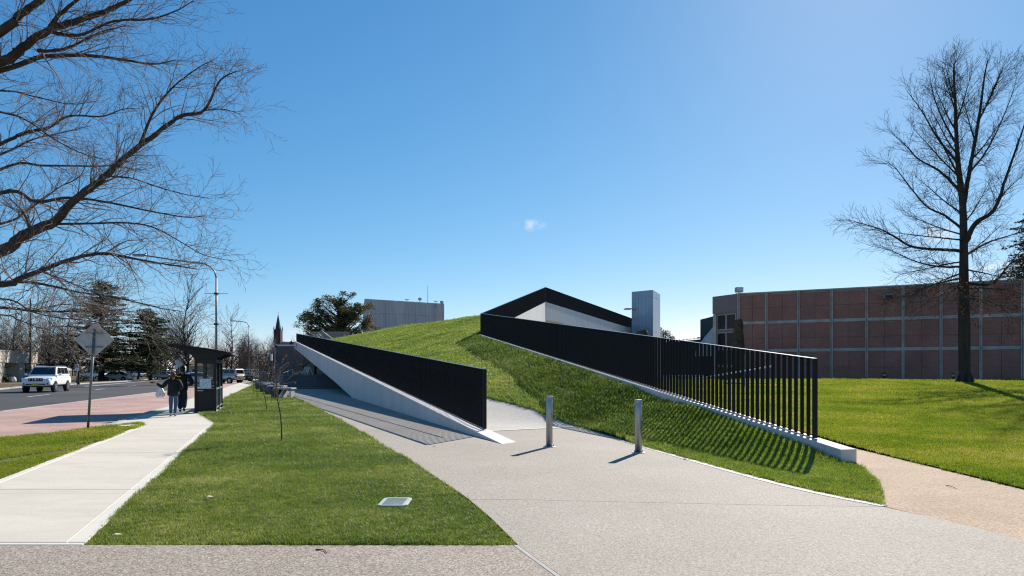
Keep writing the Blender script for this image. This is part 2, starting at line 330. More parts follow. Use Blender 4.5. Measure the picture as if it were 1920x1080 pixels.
M['hair'] = mat('auburn_hair', (.07, .026, .017), (.04, .015, .010), .6, 20)
M['bag'] = mat('white_plastic', (.74, .73, .72), (.62, .61, .60), .4, 9)
M['yellow'] = mat('yellow_paint', (.72, .58, .03), (.6, .48, .03), .5, 4)
M['blue'] = mat('light_blue_paint', (.12, .42, .66), (.1, .36, .58), .5, 4)
M['red'] = mat('red_paint', (.5, .03, .04), (.4, .03, .03), .5, 4)
M['orange_fence'] = mat('tan_fence', (.48, .27, .14), (.38, .2, .1), .8, 3)
M['poster'] = mat('timetable_print', (.80, .82, .82), (.42, .60, .66), .5, 14, contrast=.1)
M['leaf_litter'] = mat('leaf_litter', (.28, .16, .07), (.16, .09, .045), .9, 30)

# ------------------------------------------------------------------ the setting
ZR = -.08                                  # road level
slab('ground', [(-900, -60), (900, -60), (900, 1500), (-900, 1500)], -.30, .2, M['earth'], kind='structure')
# street side ------------------------------------------------------
kerbL = lambda Y: -12.3 - .339 * (Y - 20.7)          # kerb between bus bay and footpath
far_k = lambda Y: -40.0 - .40 * (Y - 60)             # far kerb of the road
road = [P(0, 772, ZR), P(160, 752, ZR), P(318, 732.5, ZR), Vector((kerbL(70) - 2.6, 70, 0)), Vector((kerbL(200) - 2.6, 200, 0)), Vector((kerbL(420) - 3, 420, 0)),
        Vector((-185, 420, 0)), Vector((far_k(200), 200, 0)), Vector((far_k(110), 110, 0)), P(31, 727.5, ZR), Vector((-40.5, 50, 0)), Vector((-31, 20, 0)), Vector((-27, -20, 0)), Vector((-13.5, -20, 0)), Vector((-16.5, 5, 0))]
slab('road', road, ZR, .15, M['asphalt'], kind='structure')
bay = [P(0, 772, ZR), P(160, 752, ZR), P(318, 732.5, ZR), Vector((kerbL(70) - 2.6, 70, 0)), Vector((kerbL(200) - 2.6, 200, 0)), Vector((kerbL(200), 200, 0)), Vector((kerbL(20.2), 20.2, 0)), P(100, 812, 0), P(0, 821, 0), Vector((-13.6, 5, 0)), Vector((-13.2, -20, 0)), Vector((-13.5, -20, 0)), Vector((-16.5, 5, 0))]
slab('bus_bay_paving', bay, ZR + .012, .1, M['pavers'], kind='structure')
def strip(name, pts, wd, z0, z1, m, parent=None, kind='structure', side=0):    # band along a polyline
    mb = MB(); L_, R_ = [], []
    pts = [Vector((p[0], p[1])) for p in pts]
    for i, p in enumerate(pts):
        t = (pts[min(i + 1, len(pts) - 1)] - pts[max(i - 1, 0)]).normalized(); nn = Vector((-t.y, t.x))
        L_.append(p + nn * wd * (.5 + side)); R_.append(p - nn * wd * (.5 - side))
    for i in range(len(pts) - 1):
        q = [R_[i], R_[i + 1], L_[i + 1], L_[i]]
        mb.hexa([(a.x, a.y, z0) for a in q], [(a.x, a.y, z1) for a in q])
    mb.f = [tuple(reversed(f)) for f in mb.f]
    bm_ = mb.build(name, m, parent)
    if parent is None and kind: bm_['kind'] = kind
    return bm_
strip('flush_kerb', bay[0:5], .22, ZR - .1, ZR + .02, M['kerb'])
strip('footpath_kerb', [(kerbL(20.2), 20.2), (kerbL(60), 60), (kerbL(200), 200)], .18, -.2, .008, M['kerb'])
strip('far_kerb', [road[11], road[10], road[9], road[8], road[7]], .3, -.2, .05, M['kerb'])
verge = [road[11] + Vector((-.15, 0, 0)), road[10] + Vector((-.15, 0, 0)), road[9] + Vector((-.2, 0, 0)), road[8] + Vector((-.2, 0, 0)), road[7], Vector((-300, 200, 0)), Vector((-300, 20, 0))]
slab('far_verge', verge, 0, .2, M['earth'], kind='structure')
def mark(a, b, wd=.14):
    return strip('lane_marking', [a, b], wd, ZR + .002, ZR + .006, M['marking'])
mark(P(51, 744, ZR), P(93, 739.5, ZR), .14); mark(P(178, 731, ZR), P(196, 729, ZR)); mark(P(240, 724.5, ZR), P(254, 722.8, ZR)); mark(P(158, 724.6, ZR), P(296, 713, ZR), .3)
mark(P(-120, 775, ZR), P(-40, 757, ZR), .14)
# footpath ---------------------------------------------------------
pl = lambda Y: -11.2 - .330 * (Y - 20.9)            # its left edge
pr = lambda Y: -4.18 - .3454 * (Y - 6.65)           # its right edge
fp = thing('footpath', None, None, world=True); fp['kind'] = 'structure'
cuts = [6.72, 9.7, 13.95, 17.4, 20.6]
for a, b in zip(cuts, cuts[1:]):
    g = .009
    slab('slab', [(pl(a + g), a + g), (pr(a + g) - .18, a + g), (pr(b - g) - .18, b - g), (pl(b - g), b - g)], 0, .12, M['path'], fp, bevel=.008)
    slab('edging', [(pr(a + g) - .172, a + g), (pr(a + g), a + g), (pr(b - g), b - g), (pr(b - g) - .172, b - g)], .001, .12, M['path_edge'], fp, bevel=.008)
    slab('edging', [(pl(a + g) - .15, a + g), (pl(a + g) - .006, a + g), (pl(b - g) - .006, b - g), (pl(b - g) - .15, b - g)], .001, .12, M['path_edge'], fp, bevel=.008)
slab('edging', [(pl(6.6), 6.63), (pr(6.63), 6.63), (pr(6.7), 6.70), (pl(6.70), 6.70)], .0015, .12, M['path_edge'], fp)
K = lambda Y: kerbL(Y) + .095
slab('slab', [(pl(20.61), 20.61), (pr(20.61), 20.61), (-9.20, 21.25), (-12.35, 26.9), (K(26.9), 26.9), (K(20.61), 20.61)], 0, .12, M['path'], fp)
prf = lambda Y: -12.62 - .335 * (Y - 26.9)
for a, b in ((26.92, 33), (33.02, 41), (41.02, 52), (52.02, 66), (66.02, 84), (84.02, 110), (110.02, 190)):
    slab('slab', [(K(a), a), (prf(a) + .25 if a > 32 else prf(a), a), (prf(b) + .25, b), (K(b), b)], 0, .12, M['path'], fp)
slab('slab', [(-12.3, 26.95), (-11.7, 27.0), (-12.95, 31.2), (-13.6, 31.2)], .006, .12, M['path_edge'], fp)     # shelter pad
# grass strip and left lawn ----------------------------------------
strip_poly = [P(0, 821, 0), P(100, 812, 0), P(200, 799, 0), Vector((kerbL(20.6) + .1, 20.6, 0)), P(262, 792, 0), P(271, 797, 0), Vector((pl(13.9) - .15, 13.9, 0)), Vector((pl(10) - .15, 10, 0)), Vector((pl(6.5) - .15, 6.5, 0)), Vector((pl(0) - .15, 0, 0)), Vector((-13.4, 0, 0)), Vector((-13.6, 5, 0))]
flat = lambda z: (lambda x, y: np.full(len(x), float(z)))
terrain('verge_strip', strip_poly, flat(-.012), 1.5, M['verge_base'])
lawn_edge = [P(965, 1021.5), P(915, 972), P(860, 925), P(812, 893), P(757, 858), P(700, 826), P(640, 790), P(600, 770), P(562, 752), P(540, 744)]
lawn_poly = [Vector((pr(6.65), 6.65, 0))] + lawn_edge + [Vector((-17.6, 52, 0)), Vector((-24, 66, 0)), Vector((-28.8, 80, 0)), Vector((-30, 84, 0)), Vector((prf(84) + .25, 84, 0)), Vector((prf(52) + .25, 52, 0)), Vector((prf(33) + .25, 33, 0)), Vector((-13.0, 31.3, 0)), Vector((-11.65, 27.0, 0)), Vector((-12.35, 26.9, 0)), Vector((-9.18, 21.25, 0)), Vector((pr(20.6), 20.6, 0))]
def lawn_h(x, y): return -.012 + .018 * np.sin(x * 1.1) * np.sin(y * .8)
terrain('lawn', lawn_poly, lawn_h, .8, M['turf'])
# plaza ------------------------------------------------------------
plz = thing('plaza', None, None, world=True); plz['kind'] = 'structure'
d0, d1 = P(965, 1021.5), P(1045, 1080)                         # diagonal joint
dn = d0 + (d1 - d0) * 4
slab('slab', [(-16, 6.615), (d0.x - .02, 6.615), (dn.x - .02, dn.y), (-16, dn.y)], 0, .12, M['plaza_near'], plz)
slab('joint_strip', [(d0.x - .012, 6.615), (d0.x + .03, 6.615), (dn.x + .03, dn.y), (dn.x - .012, dn.y)], .0005, .1, M['kerb'], plz)
j = [P(880, 936.3), P(960, 936.5), P(1438, 947), P(1655, 950)]
gp_edge = [P(1656, 949), P(1760, 973), P(1920, 1012), Vector((5.9, 5.4, 0)), Vector((8, 2, 0)), Vector((10, -4, 0))]   # plaza / gravel line
slab('slab', [(d0.x + .036, 6.615)] + [(p.x + .04, p.y) for p in lawn_edge[1:2]] + [(p.x, p.y - .006) for p in j] + [(p.x, p.y) for p in gp_edge[1:]] + [(dn.x + .036, dn.y)], 0, .12, M['plaza'], plz)
le2 = [P(868, 931)] + lawn_edge[2:] + [Vector((-17.6, 52, 0)), Vector((-24, 66, 0)), Vector((-28.8, 80, 0))]
slab('slab', [(p.x, p.y + .006) for p in reversed(j)] + [(p.x + .03, p.y) for p in le2] + [(-20, 84), (0, 84), (2.6, 40), (3.0, 20.8), (3.7, 15.6), (4.5, 11.6), (5.0, 9.2)], 0, .12, M['plaza'], plz)
# gravel path and right lawn ---------------------------------------
lawn_x = lambda Y: 7.45
gr_poly = [(p.x + .01, p.y) for p in gp_edge] + [(16, -4), (9, 4), (7.28, 9.7), (7.45, 14.8), (7.6, 20), (8.2, 45), (0.5, 47), (5.3, 13), (4.3, 9.3)]
slab('gravel_path', gr_poly, -.004, .12, M['gravel'], kind='structure')
def lawn2_h(x, y):                       # gentle rise to a crest, then down to the wall
    x = np.asarray(x, float); y = np.asarray(y, float); yc = 48 - .10 * (x - 33)
    up = np.clip((y - 13) / (yc - 13), 0, 1); return .02 + .92 * up ** 1.15 - .06 * np.clip(y - yc, 0, 9) + .02 * np.sin(x * .5) * np.sin(y * .37) * up
right_poly = [(9, 4), (7.28, 9.7), (7.45, 14.8), (7.6, 20), (8.2, 45), (9, 78), (22, 78), (22.6, 66.2), (43, 55.0), (70, 40.6), (70, -4), (16, -4)]
terrain('right_lawn', right_poly, lawn2_h, 1.3, M['turf_dry'])
slab('courtyard_paving', [(0.5, 47), (8.2, 45), (9, 78), (22, 78), (40, 110), (0, 110)], .3, .4, M['ramp'], kind='structure')

# ------------------------------------------------------------------ the museum: grassed roof, beams, balustrades
LX = lambda Y: -.23 - .3662 * (Y - 15.54)           # outer face of left beam
LT = lambda Y: .13 + .065 * (Y - 17.6)              # its top
RX = lambda Y: 6.17 - .22 * (Y - 12.5)              # centre of right beam
RT = lambda Y: .24 + .106 * (Y - 12.5)
LW = .42
CX, CY, CZ = RX(51.1), 51.1, RT(51.1)
APX = A(1022.5, 566, 73.3)                          # high corner of the roof edge
REND = A(1190, 618, 106)
S1, S2, S3 = A(902, 592, 70), A(760, 610, 88), A(640, 632.5, 101)
F_edge = [P(1082, 800), P(1200, 835), P(1400, 890), P(1530, 921), P(1655, 947), P(1652, 925), P(1640, 902), P(1606, 868)]
rampE = [(1.93, 20.3, 0), (-.95, 26, .62), (-5.5, 35, 1.22), (-10.35, 44.9, 1.82)]
inner = lambda Y: LX(Y) + LW + .17
ctrl = [(inner(Y), Y, LT(Y) - .12) for Y in (26, 35, 45, 60, 75, 90, 105, 115)]
ctrl += [(inner(18.9), 18.9, .0), (-.1, 19.2, .0), (1.93, 20.3, 0)] + rampE[1:3]
ctrl += [(p.x, p.y, .0) for p in F_edge]
ctrl += [(RX(Y) - .24, Y, RT(Y) - .12) for Y in (15, 18, 22, 27, 33, 40, 46, 51)] + [(RX(13.2) - .2, 13.2, .14)]
ctrl += [(CX + (APX.x - CX) * t, CY + (APX.y - CY) * t, CZ + (APX.z - CZ) * t - .1) for t in (.33, .66, 1)]
ctrl += [tuple(S1), tuple(S2), tuple(S3), tuple(A(830, 602, 79)), tuple(A(700, 621.5, 95))]
CT = np.array(ctrl); n = len(CT)
def U(r2): return np.where(r2 > 1e-9, r2 * np.log(r2 + 1e-12), 0)
Km = U(((CT[:, None, :2] - CT[None, :, :2]) ** 2).sum(-1)) + np.eye(n) * .3
Pm = np.hstack([np.ones((n, 1)), CT[:, :2]])
sol = np.linalg.solve(np.block([[Km, Pm], [Pm.T, np.zeros((3, 3))]]), np.concatenate([CT[:, 2], np.zeros(3)]))
def mound_h(x, y):
    x = np.asarray(x, float); y = np.asarray(y, float); o = np.empty(len(x))
    for i in range(0, len(x), 20000):
        a, b = x[i:i + 20000], y[i:i + 20000]
        r2 = (a[:, None] - CT[None, :, 0]) ** 2 + (b[:, None] - CT[None, :, 1]) ** 2
        o[i:i + 20000] = U(r2) @ sol[:n] + sol[n] + sol[n + 1] * a + sol[n + 2] * b
    return o
front = [(p.x, p.y) for p in F_edge]
mound_poly = front[::1] + [(RX(Y) - .16, Y) for Y in (13, 20, 30, 40, 51)] + [(APX.x - .1, APX.y)] + [(S1.x, S1.y), (S2.x, S2.y), (S3.x, S3.y), (inner(106), 106)] + [(inner(Y), Y) for Y in (90, 75, 60, 45)] + [(-5.5, 35), (-.95, 26)]
def mound_c(x, y):
    z = mound_h(x, y); d = np.hypot(x - 4.9, y - 9.6)
    return np.maximum(z, -.02)
museum = thing('museum_building', 'low museum building with walkable grass roof between two black balustrades', 'building', (0, 20, 0), world=True)
gr = terrain('grass_roof', mound_poly, mound_c, .7, M['turf_dry'], parent=museum)
ramp_poly = [(inner(18.75), 18.75), (1.93, 20.3), (-.95, 26), (-5.5, 35), (-10.2, 44.9), (inner(44.9), 44.9), (inner(35), 35), (inner(26), 26)]
terrain('ramp_paving', ramp_poly, lambda x, y: np.maximum(mound_h(x, y), .004) + .004, .6, M['ramp'], parent=museum)
strip('ramp_joint', [(inner(18.7), 18.75), (1.96, 20.25)], .16, -.05, .013, M['path_edge'], museum)
# concrete kerb along the foot of the grass
kerbpts = smooth_pts([P(1082, 800), P(1200, 836), P(1400, 892), P(1530, 924), P(1658, 949)], 5)
strip('grass_kerb', kerbpts, .13, -.05, .006, M['path_edge'], museum)
ks = smooth_pts([Vector((-5.5, 35, 0)), Vector((-.95, 26, 0)), Vector((1.93, 20.3, 0))], 6); mb = MB()
for a, b in zip(ks, ks[1:]):
    za, zb = mound_h([a.x, b.x], [a.y, b.y]); mb.hexa([(a.x, a.y, za - .1), (a.x + .09, a.y + .04, za - .1), (b.x + .09, b.y + .04, zb - .1), (b.x, b.y, zb - .1)], [(a.x, a.y, za + .02), (a.x + .09, a.y + .04, za + .02), (b.x + .09, b.y + .04, zb + .02), (b.x, b.y, zb + .02)])
mb.build('ramp_kerb', M['trim'], museum)
# left beam: wedge out of the paving, then a cantilevered fascia
mb = MB(); st = []
YB, BZ = 40.2, lambda Y: 0 if Y <= 40.2 else 5.29 * (Y - 40.2) / 74.8
ys = [17.6, 22, 28, 34, 40.2, 50, 65, 80, 100, 115]
tipo, tipi = (LX(15.54), 15.54), (.10, 16.0)
for Y in ys:
    z1, z0 = LT(Y), BZ(Y) - (.1 if Y <= 40.2 else 0)
    st.append([(LX(Y), Y, z0), (LX(Y) + LW, Y + .15, z0), (LX(Y) + LW, Y + .15, z1), (LX(Y), Y, z1)])
vs = [(tipo[0], tipo[1], -.1), (tipi[0], tipi[1], -.1), (tipi[0], tipi[1], .006), (tipo[0], tipo[1], .006)]
for s_ in st: vs += s_
fs = [(0, 1, 2, 3), tuple(4 * len(st) + k for k in (3, 2, 1, 0))]
for i in range(len(st)):
    a, b = 4 * i, 4 * i + 4
    for k in range(4): fs.append((a + k, b + k, b + (k + 1) % 4, a + (k + 1) % 4))
beam = mb.add(vs, fs).build('sloping_beam', M['concrete'], museum, bevel=.012)
mb = MB()                                             # small dark lettering rows at the far end of the fascia
for r_ in range(3):
    for k in range(9 - r_ % 2):
        Y = 110.6 - k * .42; z = LT(Y) - .35 - .24 * r_
        mb.hexa([(LX(Y) - .03, Y, z), (LX(Y) - .002, Y, z), (LX(Y + .28) - .002, Y + .28, z), (LX(Y + .28) - .03, Y + .28, z)], [(LX(Y) - .03, Y, z + .14), (LX(Y) - .002, Y, z + .14), (LX(Y + .28) - .002, Y + .28, z + .14), (LX(Y + .28) - .03, Y + .28, z + .14)])
mb.build('fascia_lettering', M['trim'], beam)['kind'] = 'stuff'
# right beam
mb = MB(); st = []
for Y in (12.5, 20, 30, 40, 51.1):
    st.append([(RX(Y) - .16, Y - .03, -.1), (RX(Y) + .16, Y + .03, -.1), (RX(Y) + .16, Y + .03, RT(Y)), (RX(Y) - .16, Y - .03, RT(Y))])
vs = [v for s_ in st for v in s_]; fs = [(0, 1, 2, 3), tuple(16 + k for k in (3, 2, 1, 0))]
for i in range(4):
    for k in range(4): fs.append((4 * i + k, 4 * i + 4 + k, 4 * i + 4 + (k + 1) % 4, 4 * i + (k + 1) % 4))
mb.add(vs, fs).build('kerb_beam', M['concrete'], museum, bevel=.012)
# roof-edge fascia walls (below the upper balustrade)
def wall(name, a, b, za0, zb0, za1, zb1, th, m, parent):
    a = Vector(a); b = Vector(b); t = (b - a).normalized(); nn = Vector((-t.y, t.x)) * th
    q = [a, b, b + nn, a + nn]
    return MB().hexa([(q[0].x, q[0].y, za0), (q[1].x, q[1].y, zb0), (q[2].x, q[2].y, zb0), (q[3].x, q[3].y, za0)], [(q[0].x, q[0].y, za1), (q[1].x, q[1].y, zb1), (q[2].x, q[2].y, zb1), (q[3].x, q[3].y, za1)]).build(name, m, parent)
wall('fascia', (CX + .1, CY + .1), (APX.x, APX.y), 0, 0, CZ - .05, APX.z, .4, M['roof_concrete'], museum)
mid = Vector((APX.x + (REND.x - APX.x) * .86, APX.y + (REND.y - APX.y) * .86)); zm = APX.z + (REND.z - APX.z) * .86
o_ = A(1022.5, 598, 73.3).z; e_ = 6.35
wall('fascia', (APX.x + .02, APX.y), (mid.x, mid.y), o_, e_, APX.z, zm, .4, M['roof_concrete'], museum)
wall('fascia', (mid.x + .02, mid.y - .02), (REND.x + 5, REND.y + 3), .3, .3, zm, REND.z - .2, .4, M['concrete'], museum)
wall('soffit_lining', (APX.x + .1, APX.y + .42), (mid.x, mid.y + .42), o_ + .02, e_ + .02, o_ + .2, e_ + .2, 4, M['cream'], museum)
wall('recessed_wall', (APX.x + 1, APX.y + 4.5), (mid.x, mid.y + 4.5), .3, .3, o_, e_, .3, M['darkglass'], museum)
# under the left fascia: soffit, glazing, dark return wall
nx, ny = .939, .344                                   # inward normal
def off(Y, d): return (LX(Y) + nx * d, Y + ny * d)
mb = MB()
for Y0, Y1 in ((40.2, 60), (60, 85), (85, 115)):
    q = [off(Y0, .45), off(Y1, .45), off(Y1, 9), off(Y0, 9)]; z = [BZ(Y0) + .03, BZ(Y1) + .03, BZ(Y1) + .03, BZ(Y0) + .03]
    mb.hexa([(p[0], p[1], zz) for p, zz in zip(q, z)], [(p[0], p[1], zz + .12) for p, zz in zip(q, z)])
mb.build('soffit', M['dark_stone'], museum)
for k in range(9):
    Y0, Y1 = 62 + k * 6, 62 + k * 6 + 5.85; a, b = off(Y0, 8), off(Y1, 8)
    MB().hexa([(a[0], a[1], 1.1), (b[0], b[1], 1.1), (b[0] + .03, b[1], 1.1), (a[0] + .03, a[1], 1.1)], [(a[0], a[1], BZ(Y0)), (b[0], b[1], BZ(Y1)), (b[0] + .03, b[1], BZ(Y1)), (a[0] + .03, a[1], BZ(Y0))]).build('pane', M['darkglass'], museum)
a, b = off(40, 2), off(62, 8)
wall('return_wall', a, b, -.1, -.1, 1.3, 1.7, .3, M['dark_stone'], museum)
MB().tube([off(86, 1.2) + (1.1,), off(86, 1.2) + (BZ(86) + .05,)], .16, 10).build('column', M['black_steel'], museum)
# terrace steps up to the entry
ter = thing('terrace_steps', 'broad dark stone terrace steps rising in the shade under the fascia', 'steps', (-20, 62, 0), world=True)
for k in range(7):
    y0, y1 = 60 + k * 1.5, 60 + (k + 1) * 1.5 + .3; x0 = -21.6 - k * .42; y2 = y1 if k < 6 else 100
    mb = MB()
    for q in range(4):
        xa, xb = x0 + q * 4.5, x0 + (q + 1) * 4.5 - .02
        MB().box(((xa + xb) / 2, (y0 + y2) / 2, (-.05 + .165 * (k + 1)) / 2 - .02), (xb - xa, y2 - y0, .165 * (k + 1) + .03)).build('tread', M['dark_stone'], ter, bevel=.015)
hr = thing('terrace_handrail', 'pale steel handrail beside the top of the dark terrace steps', 'handrail', (-24.5, 70, 0), world=True)
rl = [A(529, 706, 69), A(532, 699, 69), A(549, 692.5, 72), A(549, 704, 72)]
MB().tube(rl, .035, 6).build('rail', M['galv'], hr); MB().tube([A(540, 703, 70.5), A(540, 696, 70.5)], .03, 6).build('post', M['galv'], hr)

def balustrade(name, label, segs, spacing, hmax=300):
    """segs: (fn pos(t) -> base point, length, height fn)"""
    root = thing(name, label, 'balustrade', segs[0][0](0), world=True)
    cnt = 0; D, T = .086, .008
    protos = {}
    stuff = MB()
    for pos, Ls, hf in segs:
        a, b = pos(0), pos(1); t = (b - a); t.z = 0; t.normalize(); rz = math.atan2(t.y, t.x)
        me = MB().box((0, 0, .5), (T, D, 1)).mesh('slat', M['black_steel'])
        N_ = int(Ls / spacing)
        for i in range(N_ + 1):
            u = i / N_; p = pos(u); h = hf(u) - .03
            if cnt < hmax:
                o = put('slat', me, root, loc=(p - root.location) + Vector((0, 0, .03))); o.rotation_euler = (0, 0, rz); o.scale = (1, 1, h); cnt += 1
            else: stuff.box((p.x, p.y, p.z + .03 + h / 2), (T, D, h), rz)
        def rail(nm, dz, wd, th, m, frac=False):
            K_ = 12; s_ = Vector((-t.y, t.x, 0)) * wd / 2; mb = MB(); pts = [pos(k / K_) + Vector((0, 0, hf(k / K_) + dz if frac else dz)) for k in range(K_ + 1)]
            pts[0] -= t * .012; pts[-1] += t * .012
            for p, q in zip(pts, pts[1:]): mb.hexa([p - s_, q - s_, q + s_, p + s_], [v + Vector((0, 0, th)) for v in (p - s_, q - s_, q + s_, p + s_)])
            mb.f = [tuple(f) for f in mb.f]
            return mb.build(nm, m, root)
        rail('top_rail', 0, D + .012, .014, M['rail_top'], True); rail('base_rail', .012, .05, .016, M['black_steel'])
        pe = pos(0); MB().box((pe.x, pe.y, pe.z + hf(0) / 2 + .01), (.045, D + .006, hf(0) - .004), rz).build('end_post', M['black_steel'], root)
    if stuff.v: so = stuff.build('slat_run', M['black_steel'], root); so['kind'] = 'stuff'
    return root
lpos = lambda Y: Vector((LX(Y) + LW * .78, Y + .05, LT(Y)))
LY0, LY1 = 17.75, 114.9
lb = balustrade('ramp_balustrade', 'long black slatted balustrade on the pale concrete beam beside the plaza', [(lambda t: lpos(LY0 + (LY1 - LY0) * t), (LY1 - LY0) * 1.065, lambda t: 1.56 - .24 * t)], .2)
hp = [lpos(Y) + Vector((.12, .04, .98)) for Y in (18.6, 30, 50, 80, 114)]
MB().tube([hp[0] + Vector((0, 0, -.07))] + hp, .022, 8).build('handrail', M['black_steel'], lb)
for k in range(14):
    p = lpos(18.9 + k * 3); MB().tube([p + Vector((.0, 0, .93)), p + Vector((.12, .04, .96))], .01, 6).build('bracket', M['black_steel'], lb)
rpos = lambda Y: Vector((RX(Y), Y, RT(Y)))
balustrade('lawn_balustrade', 'black slatted balustrade on the low kerb beam above the shaded grass bank', [(lambda t: rpos(13.44 + (51.0 - 13.44) * t), 37.56 * 1.024, lambda t: 1.57)], .2)
c0 = Vector((CX, CY + .1, CZ)); a0 = Vector(APX); r0 = Vector(REND)
balustrade('roof_balustrade', 'black slatted balustrade rising to the peak of the museum roof edge', [(lambda t: c0.lerp(a0, t), 23.2, lambda t: 1.57), (lambda t: a0.lerp(r0, t), 36.3, lambda t: 1.57)], .2)
# glass and mesh rail across the top of the roof
mr_ = thing('roof_edge_rail', 'pale mesh rail across the far top of the grass roof before the gum tree', 'rail', S3, world=True)
pa, pb = A(583, 633, 112), A(656, 634, 108); mb = MB()
for k in range(60):
    p = pa.lerp(pb, k / 59); mb.box((p.x, p.y, p.z + .3), (.05, .03, 1.3))
o = mb.build('bar_run', M['pole_grey'], mr_); o['kind'] = 'stuff'
MB().tube([pa + Vector((0, 0, .95)), pb + Vector((0, 0, .95))], .04, 6).build('rail', M['galv'], mr_)

# ------------------------------------------------------------------ grass blades (uncountable: one object a lawn)
def tuft_mesh(seed, nb, h, spread, wd, m):
    rg = random.Random(seed); mb = MB()
    for _ in range(nb):
        a = rg.random() * 6.283; r = spread * math.sqrt(rg.random()); x, y = r * math.cos(a), r * math.sin(a)
        hh = h * rg.uniform(.55, 1.15); b = rg.random() * 6.283; ln = hh * rg.uniform(.15, .95); dx, dy = math.cos(b), math.sin(b); wx, wy = -dy * wd / 2, dx * wd / 2
        v = [(x - wx, y - wy, -.01), (x + wx, y + wy, -.01), (x + dx * ln * .3 + wx * .8, y + dy * ln * .3 + wy * .8, hh * .6), (x + dx * ln * .3 - wx * .8, y + dy * ln * .3 - wy * .8, hh * .6), (x + dx * ln, y + dy * ln, hh)]
        mb.add(v, [(0, 1, 2, 3), (3, 2, 4)])
    me = mb.mesh('tuft', m); return bpy.data.objects.new('tuft', me)
def grass(name, label, poly, hf, dens, near, h, m, seed, ymax=120, smax=3.0, holes=None, smul=None):
    rg = np.random.default_rng(seed)
    xs = np.array([p[0] for p in poly]); ys = np.array([p[1] for p in poly]); x0, x1 = xs.min(), xs.max(); y0, y1 = max(ys.min(), 4.5), min(ys.max(), ymax)
    X, Y = [], []; e = y0                                # bands in depth, thinning with distance
    while e < y1:
        f_ = min(e * 1.12, y1); xa, xb = max(x0, -.86 * f_ - 1.5), min(x1, .86 * f_ + 3)
        if xb > xa:
            k = int((xb - xa) * (f_ - e) * dens * min(1, (near / e) ** 1.75)); X.append(rg.uniform(xa, xb, k)); Y.append(rg.uniform(e, f_, k))
        e = f_
    x = np.concatenate(X); y = np.concatenate(Y); ok = inside(poly, x, y); x, y = x[ok], y[ok]
    if holes is not None:
        ok = holes(x, y); x, y = x[ok], y[ok]
    z = hf(x, y); s = np.clip((y / near) ** .72, 1, smax) * rg.uniform(.7, 1.25, len(x))
    pat = np.array([noise.noise((a * .5, b * .5, seed)) for a, b in zip(x, y)]); s *= 1 + .3 * pat
    if smul is not None: s *= smul(x, y)
    me = bpy.data.meshes.new(name); me.vertices.add(len(x)); me.vertices.foreach_set('co', np.stack([x, y, z], 1).ravel()); me.update()
    at = me.attributes.new('sc', 'FLOAT', 'POINT'); at.data.foreach_set('value', s)
    o = put(name, me); tag(o, label, 'grass', kind='stuff')
    g = bpy.data.node_groups.new(name, 'GeometryNodeTree'); g.interface.new_socket('Geometry', in_out='INPUT', socket_type='NodeSocketGeometry'); g.interface.new_socket('Geometry', in_out='OUTPUT', socket_type='NodeSocketGeometry')
    N, L = g.nodes.new, g.links.new; gi = N('NodeGroupInput'); go = N('NodeGroupOutput'); ip = N('GeometryNodeInstanceOnPoints'); jn = N('GeometryNodeJoinGeometry')
    for k in range(3):
        oi = N('GeometryNodeObjectInfo'); oi.inputs['Object'].default_value = tuft_mesh(seed * 10 + k, 17, h, .05, .0044, m); oi.inputs['As Instance'].default_value = True; L(oi.outputs['Geometry'], jn.inputs[0])
    ip.inputs['Pick Instance'].default_value = True
    rv = N('FunctionNodeRandomValue'); rv.data_type = 'FLOAT_VECTOR'; rv.inputs[0].default_value = (-.15, -.15, 0); rv.inputs[1].default_value = (.15, .15, 6.283)
    na = N('GeometryNodeInputNamedAttribute'); na.data_type = 'FLOAT'; na.inputs['Name'].default_value = 'sc'
    L(gi.outputs[0], ip.inputs['Points']); L(jn.outputs[0], ip.inputs['Instance']); L(rv.outputs[0], ip.inputs['Rotation']); L(na.outputs[0], ip.inputs['Scale']); L(ip.outputs[0], go.inputs[0])
    md = o.modifiers.new('tufts', 'NODES'); md.node_group = g
    return o
pit = P(741, 943)
grass('lawn_grass', 'short green lawn grass between the footpath and the plaza', lawn_poly, lawn_h, 1150, 8, .038, M['blade'], 1, holes=lambda x, y: (abs(x - pit.x) > .2) | (abs(y - pit.y) > .30))
grass('verge_grass', 'green grass strip between the brick bay and the footpath', strip_poly, flat(-.012), 900, 8, .036, M['blade_right'], 2, holes=lambda x, y: np.array([noise.noise((a * 1.1, b_ * .7, 3)) < .16 + .5 * min(1, max(0, (pl(b_) - .2 - a) / 1.6)) for a, b_ in zip(x, y)]))
grass('mound_grass', 'long lush grass covering the sloping museum roof', mound_poly, mound_c, 800, 9, .058, M['blade_mound'], 3, ymax=106, smax=2.6, smul=lambda x, y: np.where((RX(y) - x < .9 + .05 * y) & (y < 51) & (y > 10), 1.12, 1.0), holes=lambda x, y: (RX(y) - x > .24) | (y > 51.3))
grass('right_grass', 'sunlit yellow green lawn grass in front of the brick building', right_poly, lawn2_h, 750, 9, .04, M['blade_right'], 4, ymax=66, smax=3.0)

